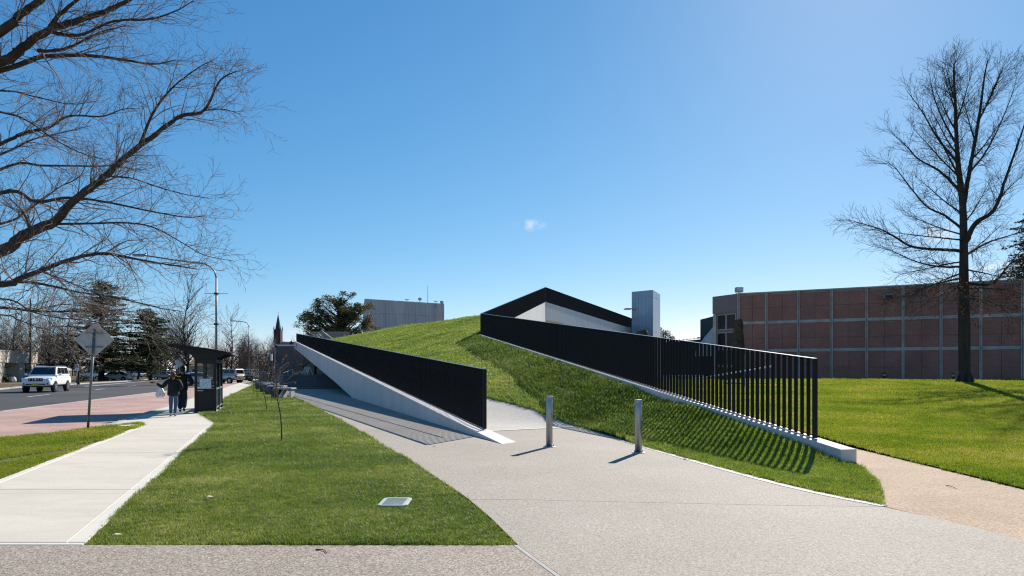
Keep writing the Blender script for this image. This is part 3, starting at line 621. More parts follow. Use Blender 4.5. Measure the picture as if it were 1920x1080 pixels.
# ------------------------------------------------------------------ brick building on the right
rz = math.atan2(-.469, .883)
BB = thing('brick_building', 'long plum brick building with pale concrete grid beyond the right lawn', 'building', (22.1, 66.7, .62), rz)
ZT = [.08, 2.90, 5.60, 8.42]                          # band levels above the base
XM = [0.05, 2.62] + [2.62 + 2.84 * k for k in range(1, 12)]
MB().hexa([(-.0, .12, -.6), (34, .12, -.6), (34, 18, -.6), (-1.0, 18, -.6)], [(0, .12, 8.45), (34, .12, 8.45), (34, 18, 8.45), (-1.0, 18, 8.45)]).build('core_wall', M['band'], BB)
pm = {}
for i in range(len(XM) - 1):
    x0, x1 = XM[i] + .11, XM[i + 1] - .11
    for r_ in range(3):
        z0, z1 = ZT[r_] + .16, ZT[r_ + 1] - .16
        split = z0 + (z1 - z0) * (.42 if r_ < 2 else .5)
        xm = (x0 + x1) / 2
        for (a, b) in ((x0, xm - .012), (xm + .012, x1)):
            for (c, d) in ((z0, split - .012), (split + .012, z1)):
                MB().box(((a + b) / 2, .03, (c + d) / 2), (b - a, .16, d - c)).build('brick_panel', M['brick_panel'], BB)
for x in XM:
    for s_ in (-.062, .062): MB().box((x + s_, -.02, 4.05), (.09, .24, 8.9)).build('pilaster', M['band'], BB)
for i in range(len(XM) - 1):
    for z in ZT[:3]: MB().box(((XM[i] + XM[i + 1]) / 2, .005, z), (XM[i + 1] - XM[i] - .22, .2, .29)).build('band', M['band'], BB, bevel=.01)
MB().box((15.5, .1, 8.48), (31.4, .5, .12)).build('coping', M['band'], BB)
MB().box((15.5, -.06, -.03), (31.4, .06, .2)).build('plinth', M['dark_stone'], BB)
# corner bay with windows: faces further left
def loc2(v): return BB.matrix_local.inverted() @ Vector(v)
BB.matrix_basis = Matrix.Translation(BB.location) @ Matrix.Rotation(rz, 4, 'Z')
ca, cb = Matrix.Rotation(-rz, 3, 'Z') @ (Vector((22.1, 66.7, 0)) - Vector((22.1, 66.7, 0))), Matrix.Rotation(-rz, 3, 'Z') @ (Vector((20.55, 69.6, 0)) - Vector((22.1, 66.7, 0)))
t = (cb - ca).normalized(); LB = (cb - ca).length; nrm = Vector((-t.y, t.x, 0)) if Vector((-t.y, t.x, 0)).y < 0 else Vector((t.y, -t.x, 0))
def fb(name, u0, u1, z0, z1, dep, m, par=BB):          # block on the corner-bay face
    a, b = ca + t * u0, ca + t * u1; q = [a + nrm * dep, b + nrm * dep, b - nrm * .3, a - nrm * .3]
    return MB().hexa([(p.x, p.y, z0) for p in q], [(p.x, p.y, z1) for p in q]).build(name, m, par)
fb('corner_wall', 0, LB, -.6, 8.38, 0, M['plum']); fb('corner_column', LB - .42, LB, -.6, 6.7, .08, M['band']); fb('corner_fascia', .04, LB + .05, 6.75, 8.5, .1, M['plum'])
for r_, (z0, z1) in enumerate(((5.05, 6.6), (3.25, 4.8), (1.5, 3.1), (0.0, 1.4))):
    for c_ in range(2):
        u0 = .28 + c_ * 1.28; wf = fb('window', u0, u0 + 1.2, z0, z1, .05, M['band']); fb('pane', u0 + .07, u0 + 1.13, z0 + .07, z1 - .07, .062, M['darkglass'], wf)
fl = thing('roof_floodlight', 'pale box floodlight on the roof corner of the brick building', 'floodlight', (22.2, 66.75, 9.0))
MB().box((0, 0, .5), (.72, .5, .5)).build('lamp_housing', M['band'], fl, bevel=.05); MB().tube([(0, 0, 0), (0, 0, .35)], .05, 8).build('stem', M['pole_grey'], fl); MB().box((0, -.26, .5), (.6, .04, .38)).build('lens', M['lamp'], fl)
vt = thing('wall_vent', 'small dark box vent high on the brick wall', 'vent', A(1666, 556, 60.2))
MB().box((0, 0, 0), (.8, .5, .42), rz).build('housing', M['pole_grey'], vt, bevel=.03); MB().box((-.1, -.26, -.02), (.62, .03, .25), rz).build('grille', M['trim'], vt)
for k, (px, lb_) in enumerate(((1537, 'black garden bollard light nearest the balustrade end'), (1658, 'black garden bollard light at the brick wall, middle of three'), (1787, 'black garden bollard light just left of the oak trunk'))):
    p = A(px, 714, 60.5 - (px - 1658) * .03); z = float(lawn2_h(np.array([p.x]), np.array([p.y]))[0])
    b_ = thing('bollard_light', lb_, 'bollard light', (p.x, p.y, z + .02), group='bollard lights along the brick wall')
    MB().lathe((0, 0, 0), [(.13, 0), (.13, .72)], 14).build('post', M['trim'], b_, smooth=False); MB().lathe((0, 0, .72), [(.12, 0), (.12, .17)], 14).build('lens', M['bench_stone'], b_); MB().lathe((0, 0, .89), [(.14, 0), (.14, .06), (.05, .1)], 14).build('cap', M['trim'], b_)
# dark link building and skylight roof between tower and brick building
lk = thing('link_building', 'dark green clad link building with ribbed roof left of the brick building', 'building', (24, 82, .3), world=True)
q = [A(1313, 600, 84), A(1345, 590, 79)]
MB().hexa([(q[0].x, q[0].y, .3), (q[1].x, q[1].y, .3), (q[1].x + 3, q[1].y + 8, .3), (q[0].x + 3, q[0].y + 8, .3)], [(q[0].x, q[0].y, 7.85), (q[1].x, q[1].y, 8.0), (q[1].x + 3, q[1].y + 8, 8.0), (q[0].x + 3, q[0].y + 8, 7.85)]).build('wall', M['green_clad'], lk)
mb = MB(); mb.prism([A(1316, 640, 78.4), A(1339, 612, 77.8), A(1339, 668, 77.8), A(1300, 668, 78.4)], (0, .3, 0)); mb.build('panel', M['clad'], lk)
ra, rb = A(1248, 641, 86), A(1314, 634.5, 83)
for k in range(10):
    u = k / 10; a, b = ra.lerp(rb, u + .006), ra.lerp(rb, u + .094)
    MB().hexa([a, b, b + Vector((2, 6, .45)), a + Vector((2, 6, .45))], [v + Vector((0, 0, .06)) for v in (a, b, b + Vector((2, 6, .45)), a + Vector((2, 6, .45)))]).build('roof_sheet', M['galv'], lk)
    MB().tube([a + Vector((0, 0, .1)), a + Vector((2, 6, .55))], .06, 6).build('roof_rib', M['green_clad'], lk)
MB().hexa([ra - Vector((0, 0, 6)), rb - Vector((0, 0, 6)), rb - Vector((-1, -3, 6)), ra - Vector((-1, -3, 6))], [ra - Vector((0, 0, .1)), rb - Vector((0, 0, .1)), rb - Vector((-1, -3, .1)), ra - Vector((-1, -3, .1))]).build('lower_wall', M['green_clad'], lk)
# lift tower
tw = thing('lift_tower', 'tall square tower clad in silver blue metal panels beside the roof balustrade', 'tower', A(1210, 700, 98), world=True)
tl, tr_, tb = A(1184.5, 546, 100), A(1224, 543.5, 97.5), A(1237.5, 551.5, 103.5)
zt = tr_.z; pts = [(tl.x, tl.y), (tr_.x, tr_.y), (tb.x, tb.y), (tb.x + tl.x - tr_.x, tb.y + tl.y - tr_.y)]
MB().prism([(x, y, .3) for x, y in pts], (0, 0, zt - .4)).build('core', M['clad'], tw)
cx, cy = sum(p[0] for p in pts) / 4, sum(p[1] for p in pts) / 4
def clad_face(a, b, cols):
    a, b = Vector(a), Vector(b); d = (b - a).normalized(); nn = Vector((d.y, -d.x)) * .03
    for r_, (z0, z1) in enumerate(((.3, zt - 5.9), (zt - 5.86, zt - 1.0), (zt - .96, zt))):
        for k in range(cols):
            p, q = a.lerp(b, k / cols) + d * .012, a.lerp(b, (k + 1) / cols) - d * .012
            MB().hexa([(p.x + nn.x, p.y + nn.y, z0), (q.x + nn.x, q.y + nn.y, z0), (q.x, q.y, z0), (p.x, p.y, z0)], [(p.x + nn.x, p.y + nn.y, z1), (q.x + nn.x, q.y + nn.y, z1), (q.x, q.y, z1), (p.x, p.y, z1)]).build('panel', M['clad'], tw, bevel=.006)
clad_face(pts[0], pts[1], 6); clad_face(pts[1], pts[2], 2)
aw = A(1178, 579, 99.5); MB().box((aw.x, aw.y + .3, aw.z), (1.0, 1.6, .13)).build('awning', M['band'], tw, bevel=.03)
# standing stones
def stone(name, label, loc, h, w0, seed, ledge):
    rg = random.Random(seed); mb = MB(); n_ = 9; rings = 16; b = 0
    for i in range(rings + 1):
        u = i / rings; ww = w0 * (1.25 if u < ledge else 1.0) * (1 - .12 * u) * (.72 if i == rings else 1)
        for k in range(n_):
            a = 2 * math.pi * k / n_; r = ww * (.5 + .09 * noise.noise((math.cos(a) * 1.5, math.sin(a) * 1.5 + seed, u * 5))) * (1 + .15 * abs(math.cos(2 * a)))
            mb.v.append((r * math.cos(a), r * math.sin(a), u * h + (.05 * math.cos(a) * w0 if i >= rings - 1 else 0)))
    for i in range(rings):
        for k in range(n_): mb.f.append((i * n_ + k, i * n_ + (k + 1) % n_, (i + 1) * n_ + (k + 1) % n_, (i + 1) * n_ + k))
    mb.f.append(tuple(rings * n_ + k for k in range(n_)))
    o = mb.build(name, M['rock'], smooth=False, loc=loc); tag(o, label, 'stone'); return o
p = A(1385, 700, 55); stone('standing_stone', 'tall lichen covered standing stone before the corner windows of the brick building', (p.x, p.y, .5), 5.25, .78, 3, .62)
p = A(1204, 700, 60); stone('standing_stone', 'brown rock tip rising above the balustrade in front of the metal tower', (p.x, p.y, .3), 4.85, 1.15, 8, .4)
# things behind the right balustrade
pl_ = thing('lawn_dark_strip', 'long low dark tapering strip on the lawn behind the balustrade end', 'low wall', (18, 42.3, .7), world=True)  # dark strip built as a row of low blocks, tapering to the right
for k in range(5):
    xa = 13.2 + k * 1.98; xb = xa + 1.96; ya = 42.3; za, zb = float(lawn2_h([xa], [ya])[0]), float(lawn2_h([xb], [ya])[0]); ta, tb = .19 - k * .034, .19 - (k + 1) * .034
    MB().hexa([(xa, ya, za - .2), (xb, ya, zb - .2), (xb, ya + .4, zb - .2), (xa, ya + .4, za - .2)], [(xa, ya, za + ta), (xb, ya, zb + tb), (xb, ya + .4, zb + tb), (xa, ya + .4, za + ta)]).build('wall_block', M['dark_stone'], pl_)
rr = thing('ramp_rail', 'white sloping handrail seen through the gaps of the right balustrade', 'handrail', (14, 40, .4), world=True)
ra_, rb_ = A(1300, 713, 40), A(1449, 688, 40)
MB().hexa([ra_, rb_, rb_ + Vector((0, .12, 0)), ra_ + Vector((0, .12, 0))], [v + Vector((0, 0, .08)) for v in (ra_, rb_, rb_ + Vector((0, .12, 0)), ra_ + Vector((0, .12, 0)))]).build('rail', M['white'], rr)
for u in (.05, .35, .65, .95):
    p = ra_.lerp(rb_, u); MB().box((p.x, p.y + .06, (p.z + .35) / 2), (.05, .05, p.z - .35)).build('post', M['pole_grey'], rr)
cw = thing('courtyard_wall', 'pale low courtyard wall partly hidden behind the right balustrade', 'low wall', (9, 52, .3), world=True)
for k in range(4): MB().box((8.6 + k * 2.02, 56, .75), (2.0, .3, 1.0)).build('wall_panel', M['roof_concrete'], cw)

# ------------------------------------------------------------------ far buildings behind the roof and along the street
gb = thing('concrete_building', 'grey precast concrete block with roof aerials behind the gum tree', 'building', A(757, 700, 190), world=True)
ga, gbx = A(683.5, 560, 186), A(833, 570, 200); nn = Vector((.09, 1, 0))
MB().hexa([(ga.x, ga.y, 0), (gbx.x, gbx.y, 0), (gbx.x - 6, gbx.y + 30, 0), (ga.x - 7, ga.y + 30, 0)], [(ga.x, ga.y, ga.z - .2), (gbx.x, gbx.y, gbx.z - .2), (gbx.x - 6, gbx.y + 30, gbx.z - .2), (ga.x - 7, ga.y + 30, ga.z - .2)]).build('core', M['grey_building'], gb)
zs = [4, 8.6, 13.2, 17.2, 21.0]; td = (gbx - ga); td.z = 0
for r_ in range(4):
    for k in range(8):
        a, b = ga + td * (k / 8 + .0012), ga + td * ((k + 1) / 8 - .0012)
        MB().hexa([(a.x, a.y - .15, zs[r_] + .06), (b.x, b.y - .15, zs[r_] + .06), (b.x, b.y, zs[r_] + .06), (a.x, a.y, zs[r_] + .06)], [(a.x, a.y - .15, zs[r_ + 1]), (b.x, b.y - .15, zs[r_ + 1]), (b.x, b.y, zs[r_ + 1]), (a.x, a.y, zs[r_ + 1])]).build('panel', M['grey_building'], gb)
for (px, py, kind) in ((763, 567, 0), (787, 566, 1), (802, 569, 2), (817, 570, 0), (828, 572, 1)):
    p = A(px, py, 198); mb = MB(); par = gb
    if kind == 2: MB().tube([p - Vector((0, 0, 1)), p + Vector((0, 0, 5))], [.09, .05], 6).build('mast', M['pole_grey'], gb)
    elif kind == 1: MB().tube([p - Vector((0, 0, 1)), p + Vector((0, 0, .4))], .07, 6).build('dish_post', M['pole_grey'], gb); MB().tube([p + Vector((0, -.2, .6)), p + Vector((.1, -.5, .75))], [.15, .55], 12).build('dish', M['sign_back'], gb)
    else: MB().tube([p - Vector((0, 0, 1)), p + Vector((0, 0, .7))], .07, 6).build('antenna_post', M['pole_grey'], gb); MB().box((p.x, p.y, p.z + .8), (1.1, .15, .2)).build('antenna', M['pole_grey'], gb)
ch = thing('church', 'dark church tower with slender slate spire and corner pinnacles', 'church', A(521.5, 700, 350), world=True)
c = A(521.5, 618, 350); tz = c.z; w2 = 1.75
MB().box((c.x, 350, tz / 2), (2 * w2, 2 * w2, tz)).build('tower', M['church'], ch)
tip = A(521.5, 589, 350).z
MB().lathe((c.x, 350, tz - .2), [(w2 * .9, 0), (w2 * .55, 3.5), (.12, tip - tz)], 8).build('spire', M['slate'], ch)
MB().tube([(c.x, 350, tip), (c.x, 350, tip + 1.3)], .1, 5).build('finial', M['slate'], ch)
for a in (-1, 1):
    for b in (-1, 1): MB().lathe((c.x + a * w2 * .92, 350 + b * w2 * .92, tz - .3), [(.28, 0), (.28, .9), (.02, 2.3)], 6).build('pinnacle', M['church'], ch)
MB().box((c.x, 348.2, tz - 4), (.9, .12, 3)).build('belfry_opening', M['slate'], ch)
nv = A(545, 645, 350); MB().prism([(c.x + 2, 346, 0), (c.x + 2, 346, nv.z - 1.5), (c.x + 2, 351, nv.z + 1.2), (c.x + 2, 356, nv.z - 1.5), (c.x + 2, 356, 0)], (26, 0, 0)).build('nave', M['church'], ch)
tp = A(546, 641, 348); MB().lathe((tp.x, 348, tp.z - 3), [(1.2, 0), (1.2, 1.5), (.05, 4)], 4).build('gable', M['church'], ch)
bw = thing('brown_building', 'windowless brown masonry building with white parapet beyond the terrace', 'building', A(555, 700, 132), world=True)
a, b = A(517, 649, 135), A(640, 649, 130)
MB().hexa([(a.x, a.y, -.2), (b.x, b.y, -.2), (b.x + 3, b.y + 20, -.2), (a.x + 3, a.y + 20, -.2)], [(a.x, a.y, a.z), (b.x, b.y, b.z), (b.x + 3, b.y + 20, b.z), (a.x + 3, a.y + 20, a.z)]).build('wall', M['brown_wall'], bw)
MB().hexa([(a.x, a.y - .1, a.z), (b.x, b.y - .1, b.z), (b.x + 3, b.y + 20, b.z), (a.x + 3, a.y + 20, a.z)], [(a.x, a.y - .1, a.z + .3), (b.x, b.y - .1, b.z + .3), (b.x + 3, b.y + 20, b.z + .3), (a.x + 3, a.y + 20, a.z + .3)]).build('parapet', M['white'], bw)
# cream building across the street
cr = thing('cream_building', 'flat roofed cream rendered building with deep recesses across the street', 'building', (-72, 104, 0), world=True)
dX = Vector((.33, -.944, 0)); o0 = A(70, 715, 103); o0.z = 0; bk = Vector((-.944, -.33, 0))       # front faces the street
def cb_(name, u0, u1, d0_, d1_, z0, z1, m, par=cr):
    q = [o0 + dX * u1 + bk * d0_, o0 + dX * u0 + bk * d0_, o0 + dX * u0 + bk * d1_, o0 + dX * u1 + bk * d1_]
    return MB().hexa([(v.x, v.y, z0) for v in q], [(v.x, v.y, z1) for v in q]).build(name, m, par)
cb_('rear_wall', .2, 34, 1.6, 12, -.1, 2.8, M['cream']); cb_('fascia', -.1, 34.2, 0, 12.2, 2.65, 4.15, M['cream']); cb_('coping', -.16, 34.3, -.06, 12.3, 4.15, 4.27, M['cream'])
for u0, u1 in ((.2, 3.1), (5.3, 7.4), (13.0, 16.0), (20, 22), (27, 29)): cb_('pier', u0, u1, .1, 1.7, -.1, 2.66, M['cream'])
for u0, u1, z0 in ((3.3, 5.1, .5), (10.6, 12.9, .9), (17, 19.5, .6), (23, 26, .6)):
    wf = cb_('window', u0, u1, 1.3, 1.7, z0, 2.5, M['dark_paint']); cb_('pane', u0 + .1, u1 - .1, 1.26, 1.4, z0 + .12, 2.4, M['darkglass'], wf)
cb_('sill_wall', 10.5, 13.0, .4, 1.7, -.1, .9, M['cream'])
for k, (px, py) in enumerate(((15, 716), (21, 716.5), (26, 717))):
    p = P(px, py, 0); b_ = MB().lathe((p.x, p.y, 0), [(.2, 0), (.3, .25), (.22, .6), (.08, .75)], 8).build('garden_rock', M['white'], smooth=True); tag(b_, ['pale garden rock leftmost by the cream building wall', 'pale garden rock in the middle by the cream building', 'pale garden rock nearest the white four wheel drive'][k], 'rock', 'pale rocks by the cream building')
# small far sheds and houses behind the trees
def house(name, label, px0, px1, pyt, Y, m, roofm, dep=9, ridge=1.6):
    a, b = A(px0, pyt, Y), A(px1, pyt, Y); h_ = thing(name, label, 'house', ((a.x + b.x) / 2, Y, 0), world=True)
    MB().hexa([(a.x, Y, -.3), (b.x, Y, -.3), (b.x, Y + dep, -.3), (a.x, Y + dep, -.3)], [(a.x, Y, a.z), (b.x, Y, a.z), (b.x, Y + dep, a.z), (a.x, Y + dep, a.z)]).build('wall', m, h_)
    MB().prism([(a.x - .4, Y - .5, a.z), (a.x - .4, Y + dep / 2, a.z + ridge), (a.x - .4, Y + dep + .5, a.z)], (b.x - a.x + .8, 0, 0)).build('roof', roofm, h_)
    wn_ = max(1, int((b.x - a.x) / 3))
    for k in range(wn_):
        x = a.x + (k + .5) * (b.x - a.x) / wn_; f_ = MB().box((x, Y - .02, a.z * .5), (1.3, .1, 1.1)).build('window', M['white'], h_); MB().box((x, Y - .08, a.z * .5), (1.1, .04, .9)).build('pane', M['darkglass'], f_)
house('shed', 'pale grey shed behind the silver sedan', 236, 262, 690, 168, M['sign_back'], M['galv'], 6, .8)
house('brick_house', 'orange brick house wall under the cedar', 265, 281, 689, 170, M['orange_fence'], M['tail'], 8, .8)
house('shop', 'low tan roofed shop at the far end of the street', 352, 400, 686, 210, M['cream'], M['orange_fence'], 10, 2.4)
house('hall', 'long low pale hall beyond the parked wagon', 438, 500, 689, 240, M['band'], M['galv'], 12, 1.0)
house('cottage', 'red roofed cottage half hidden behind bare trees', 190, 225, 683, 190, M['brown_wall'], M['orange_fence'], 9, 2.2)

# ------------------------------------------------------------------ trees
def ortho(d, rg):
    a = Vector((rg.gauss(0, 1), rg.gauss(0, 1), rg.gauss(0, 1))); a -= d * a.dot(d); a.normalize(); return a
class Tree:
    def __init__(s, seed, lens, minr, twig_from=2, ang=(.6, 1.05), wob=.12, trop=.05, sides=(8, 6, 4, 3, 3), step=(.6, .4, .22, .12, .09), prob=(.9, .85, .8, .7, .5), maxl=4, thick=.015):
        s.rg = random.Random(seed); s.T, s.W = MB(), MB(); s.__dict__.update(lens=lens, minr=minr, tf=twig_from, ang=ang, wob=wob, trop=trop, sides=sides, step=step, prob=prob, maxl=maxl, thick=thick); s.tips = []
    def emit(s, pts, rad, lv): (s.T if lv < s.tf else s.W).tube(pts, rad, s.sides[min(lv, 4)], cap=lv < 2)
    def spawn(s, pts, rad, lv, f0=.15, dens=1.0, bias=None):
        rg = s.rg; n = len(pts)
        if lv + 1 > s.maxl: return
        for i in range(max(1, int(n * f0)), n):
            if rg.random() > s.prob[min(lv, 4)] * dens: continue
            t = (pts[min(i + 1, n - 1)] - pts[i - 1]).normalized(); u = i / (n - 1)
            o = ortho(t, rg)
            if bias is not None: o = (o + bias).normalized()
            an = rg.uniform(*s.ang) * (1 - .25 * u); d = t * math.cos(an) + o * math.sin(an); d.normalize()
            L = s.lens[min(lv + 1, 4)] * rg.uniform(.55, 1.15) * (1 - .45 * u); r = max(s.minr, min(rad[i] * .55, L * s.thick))
            s.grow(pts[i].copy(), d, L, r, lv + 1)
    def grow(s, p, d, L, r, lv):
        rg = s.rg; n = max(2, int(L / s.step[min(lv, 4)])); pts = [p]; rad = [r]; st = L / n
        for i in range(n):
            d = d + Vector((rg.gauss(0, 1), rg.gauss(0, 1), rg.gauss(0, 1))) * s.wob; d.z += s.trop; d.normalize()
            p = p + d * st; pts.append(p); rad.append(max(s.minr * .6, r * (1 - .75 * (i + 1) / n)))
        s.emit(pts, rad, lv); s.tips.append(p); s.spawn(pts, rad, lv)
    def limb(s, pts, r0, r1, lv=1, f0=.1, dens=1.0, sm=4, bias=None):
        pts = smooth_pts(pts, sm); n = len(pts); rad = [r0 + (r1 - r0) * (i / (n - 1)) ** .8 for i in range(n)]
        rg = s.rg
        for i in range(1, n - 1): pts[i] += Vector((rg.gauss(0, 1), rg.gauss(0, 1), rg.gauss(0, 1))) * rad[i] * .10
        s.emit(pts, rad, min(lv, s.tf - 1)); s.spawn(pts, rad, lv, f0, dens, bias); return pts
    def finish(s, name, label, loc, trunk_m, twig_m, world=True, group=None):
        r = thing(name, label, 'tree', loc, group=group, world=world)
        s.T.build('trunk', trunk_m, r, smooth=True); s.W.build('crown', twig_m, r); return r

# near street tree at the left edge: trunk outside the frame, limbs reaching over the path
T = Tree(5, [0, 0, 1.12, .6, .32], .0036, 2, ang=(.45, 1.15), wob=.17, trop=.02, step=(.5, .3, .15, .09, .08), prob=(1, .95, .85, .7, .5), maxl=4)
base = Vector((-13.6, 14.4, -.02)); fork = A(-190, 545, 14.4); fork.x = -13.4
T.T.tube(smooth_pts([base, base + Vector((.05, 0, .5)), base + Vector((.1, .05, 1.8)), fork, fork + Vector((.1, .1, 1.2))], 4), [.36, .33, .31, .30, .29, .28, .28, .28, .28, .28, .28, .28, .27, .26, .25, .24, .2], 12)
def LB_(pxs, y0, y1, r0, r1, start=None, dens=1.0):
    k = len(pxs); pts = [A(x, y, y0 + (y1 - y0) * i / (k - 1)) for i, (x, y) in enumerate(pxs)]
    if start is not None: pts = [start] + pts
    return T.limb(pts, r0 * .9, r1, 1, .08, dens, 6)
f2 = fork + Vector((.1, .1, 1.0)); up = Vector((-13.2, 14.6, 7.6))
LB_([(0, 471), (40, 442), (102, 415), (142, 373), (195, 333), (235, 295), (289, 253), (338, 218), (382, 207), (413, 151), (444, 133)], 14, 12.6, .155, .008, fork)
LB_([(262, 271), (289, 209), (324, 164), (369, 129), (400, 112)], 13.1, 12.4, .035, .006)
LB_([(382, 207), (420, 205), (452, 215)], 12.7, 12.4, .016, .005)
LB_([(200, 330), (250, 335), (300, 352), (350, 365), (392, 372)], 13.2, 12.2, .02, .005)
LB_([(0, 115), (44, 87), (89, 58), (147, 38), (191, 24), (240, 0), (290, -28)], 13.6, 13.2, .13, .03, up)
LB_([(0, 133), (80, 107), (164, 104), (235, 113), (289, 120), (330, 112)], 13.8, 14.4, .075, .008, up)
LB_([(89, 58), (147, 66), (213, 40), (280, 36), (330, 20), (362, 2)], 13.4, 12.6, .04, .008)
LB_([(70, 95), (120, 92), (185, 62), (235, 48)], 13.4, 13.8, .04, .01)
LB_([(0, 62), (35, 31), (75, 0), (110, -30)], 13, 12.6, .12, .05, up)
LB_([(90, 58), (110, 30), (150, -5)], 13.2, 13.0, .06, .03)
LB_([(0, 271), (44, 249), (90, 240), (129, 218), (191, 218), (230, 205), (262, 204)], 14.5, 15.4, .05, .007, fork + Vector((0, .2, 2)))
LB_([(0, 290), (60, 262), (110, 250), (170, 236)], 15, 16, .035, .008, fork + Vector((0, .2, 2)))
LB_([(0, 318), (89, 311), (200, 311), (250, 300)], 15, 14.2, .045, .007, f2)
LB_([(0, 362), (67, 378), (129, 371), (195, 378), (267, 393), (347, 407), (385, 404)], 14, 13.2, .055, .006, f2)
LB_([(107, 420), (170, 419), (240, 418), (289, 427), (338, 453), (382, 478), (440, 490)], 13.7, 12.6, .028, .005)
LB_([(0, 534), (31, 524), (84, 505), (120, 490), (168, 478), (205, 476), (240, 483), (290, 492), (340, 500), (372, 505)], 13, 11.6, .07, .007, fork)
LB_([(0, 530), (48, 529), (96, 536), (149, 548), (217, 558), (298, 577), (340, 584)], 14.2, 13, .05, .006, fork)
LB_([(0, 577), (60, 583), (125, 584), (200, 582), (262, 586)], 15, 15.5, .05, .007, fork - Vector((0, 0, .3)))
LB_([(82, 511), (120, 525), (159, 542), (200, 556)], 12.8, 12, .02, .005)
LB_([(0, 590), (30, 598), (66, 612), (100, 622), (140, 652), (165, 662)], 15, 14, .022, .005, fork - Vector((0, 0, .3)))
LB_([(60, 440), (45, 400), (18, 372)], 13.8, 14.5, .05, .01)
LB_([(0, 170), (60, 180), (130, 195), (180, 190)], 14.6, 15.8, .03, .006, up)
LB_([(0, 210), (50, 226), (100, 260), (150, 286), (200, 300)], 14, 13.2, .03, .006, up)
LB_([(0, 420), (50, 395), (110, 352), (150, 330), (170, 285)], 15.5, 16.5, .04, .007, f2)
LB_([(142, 373), (175, 350), (215, 330), (218, 280), (222, 235)], 13.6, 14, .022, .005)
LB_([(0, 560), (58, 584), (110, 596), (160, 600), (216, 612), (262, 628)], 15, 14, .026, .005, fork - Vector((0, 0, .2)))
LB_([(60, 583), (110, 572), (170, 568), (230, 560)], 15, 15.8, .02, .005)
T.finish('street_tree', 'large bare street tree reaching in from the left edge over the path', base, M['bark'], M['twig'])

# oak on the right lawn
OY = 45.0; OS = OY / 54
T = Tree(9, [0, 2.2, 1.75, 1.15, .65], .0088, 2, ang=(.45, .95), wob=.12, trop=.04, step=(.8, .6, .27, .22, .2), prob=(1, 1, .85, .8, .5), maxl=4, sides=(12, 7, 4, 3, 3))
ob = A(1808.5, 718, OY); oz = float(lawn2_h(np.array([ob.x]), np.array([OY]))[0]); ob.z = oz - .05
def O(px, py, dy=0): return A(1808 + (px - 1808) * .93, py + max(0, 300 - py) * .11, OY + dy)
tr = smooth_pts([ob, O(1808, 700), O(1808, 620), O(1807, 540), O(1807, 469), O(1805, 387), O(1797, 320), O(1793, 268), O(1790, 186), O(1787, 110), O(1790, 92)], 4)
rad = [OS * x for x in [(.62 if i == 0 else .47 if i < 3 else .41) if i < 9 else max(.03, .41 - .385 * ((i - 9) / (len(tr) - 10)) ** .8) for i in range(len(tr))]]
T.T.tube(tr, rad, 14)
for _ in range(3): T.spawn(tr[18:], rad[18:], 1, 0, 1)
for k in range(7):                                   # root flare
    a = k * .9 + .2; T.T.tube(smooth_pts([ob + Vector((math.cos(a) * .22, math.sin(a) * .22, .9)), ob + Vector((math.cos(a) * .36, math.sin(a) * .36, .3)), ob + Vector((math.cos(a) * .55, math.sin(a) * .55, .08)), ob + Vector((math.cos(a) * .9, math.sin(a) * .9, -.04))], 3), [.10, .12, .13, .14, .13, .12, .10, .08, .06, .03], 8)
def OL(pts, r0, r1, dens=1.0): T.limb([O(*p) for p in pts], r0 * OS, r1 * OS, 1, .12, dens, 9)
OL([(1805, 395), (1818, 324, .5), (1837, 217, 1.2), (1849, 123, 1.5), (1856, 86, 1.6)], .22, .025)
OL([(1809, 460), (1831, 419, -.8), (1868, 393, -1.6), (1893, 331, -2), (1920, 255, -2.2), (1940, 190, -2.4)], .23, .03)
OL([(1804, 470), (1760, 468, -1), (1705, 463, -2), (1670, 445, -2.6), (1642, 431, -3), (1605, 420, -3.2), (1575, 412, -3.3)], .15, .012)
OL([(1803, 362), (1760, 322, 1), (1717, 299, 2), (1690, 270, 2.6), (1654, 236, 3)], .13, .012)
OL([(1795, 305), (1755, 255, -1), (1723, 198, -2), (1692, 154, -2.5)], .11, .012)
OL([(1793, 268), (1765, 215, 1), (1745, 160, 1.5), (1738, 118, 1.8)], .09, .012)
OL([(1791, 200), (1776, 150, -.8), (1765, 105, -1.2)], .06, .012)
OL([(1805, 430), (1770, 405, 2), (1730, 385, 3), (1690, 340, 4), (1662, 310, 4.4), (1625, 305, 4.6)], .12, .012)
OL([(1804, 345), (1780, 300, -2.2), (1755, 250, -3.5), (1735, 205, -4)], .09, .012)
OL([(1806, 500), (1760, 500, 2), (1710, 490, 4), (1660, 470, 5), (1615, 460, 5.5)], .11, .012)
OL([(1807, 520), (1760, 530, -2), (1730, 538, -3), (1690, 552, -3.8), (1642, 576, -4.4)], .09, .01)
OL([(1808, 535), (1780, 545, -3), (1745, 560, -5), (1700, 585, -6)], .07, .01)
OL([(1808, 530), (1862, 532, -2), (1895, 500, -3), (1935, 455, -4)], .13, .02)
OL([(1808, 540), (1850, 540, 2), (1900, 545, 3), (1950, 560, 3.4)], .09, .015)
OL([(1808, 480), (1855, 455, 2), (1905, 440, 3.4), (1950, 425, 4)], .12, .02)
OL([(1838, 215, 1), (1862, 165, 0), (1880, 120, -.6), (1888, 100, -.8)], .08, .012)
OL([(1868, 393, -1.6), (1890, 360, -.5), (1925, 330, .5)], .1, .015)
OL([(1818, 324, .5), (1850, 285, 2), (1880, 225, 3), (1905, 160, 3.5), (1915, 118, 3.6)], .1, .012)
OL([(1810, 560), (1840, 560, -3), (1880, 575, -4.5), (1915, 605, -5.2)], .05, .01)
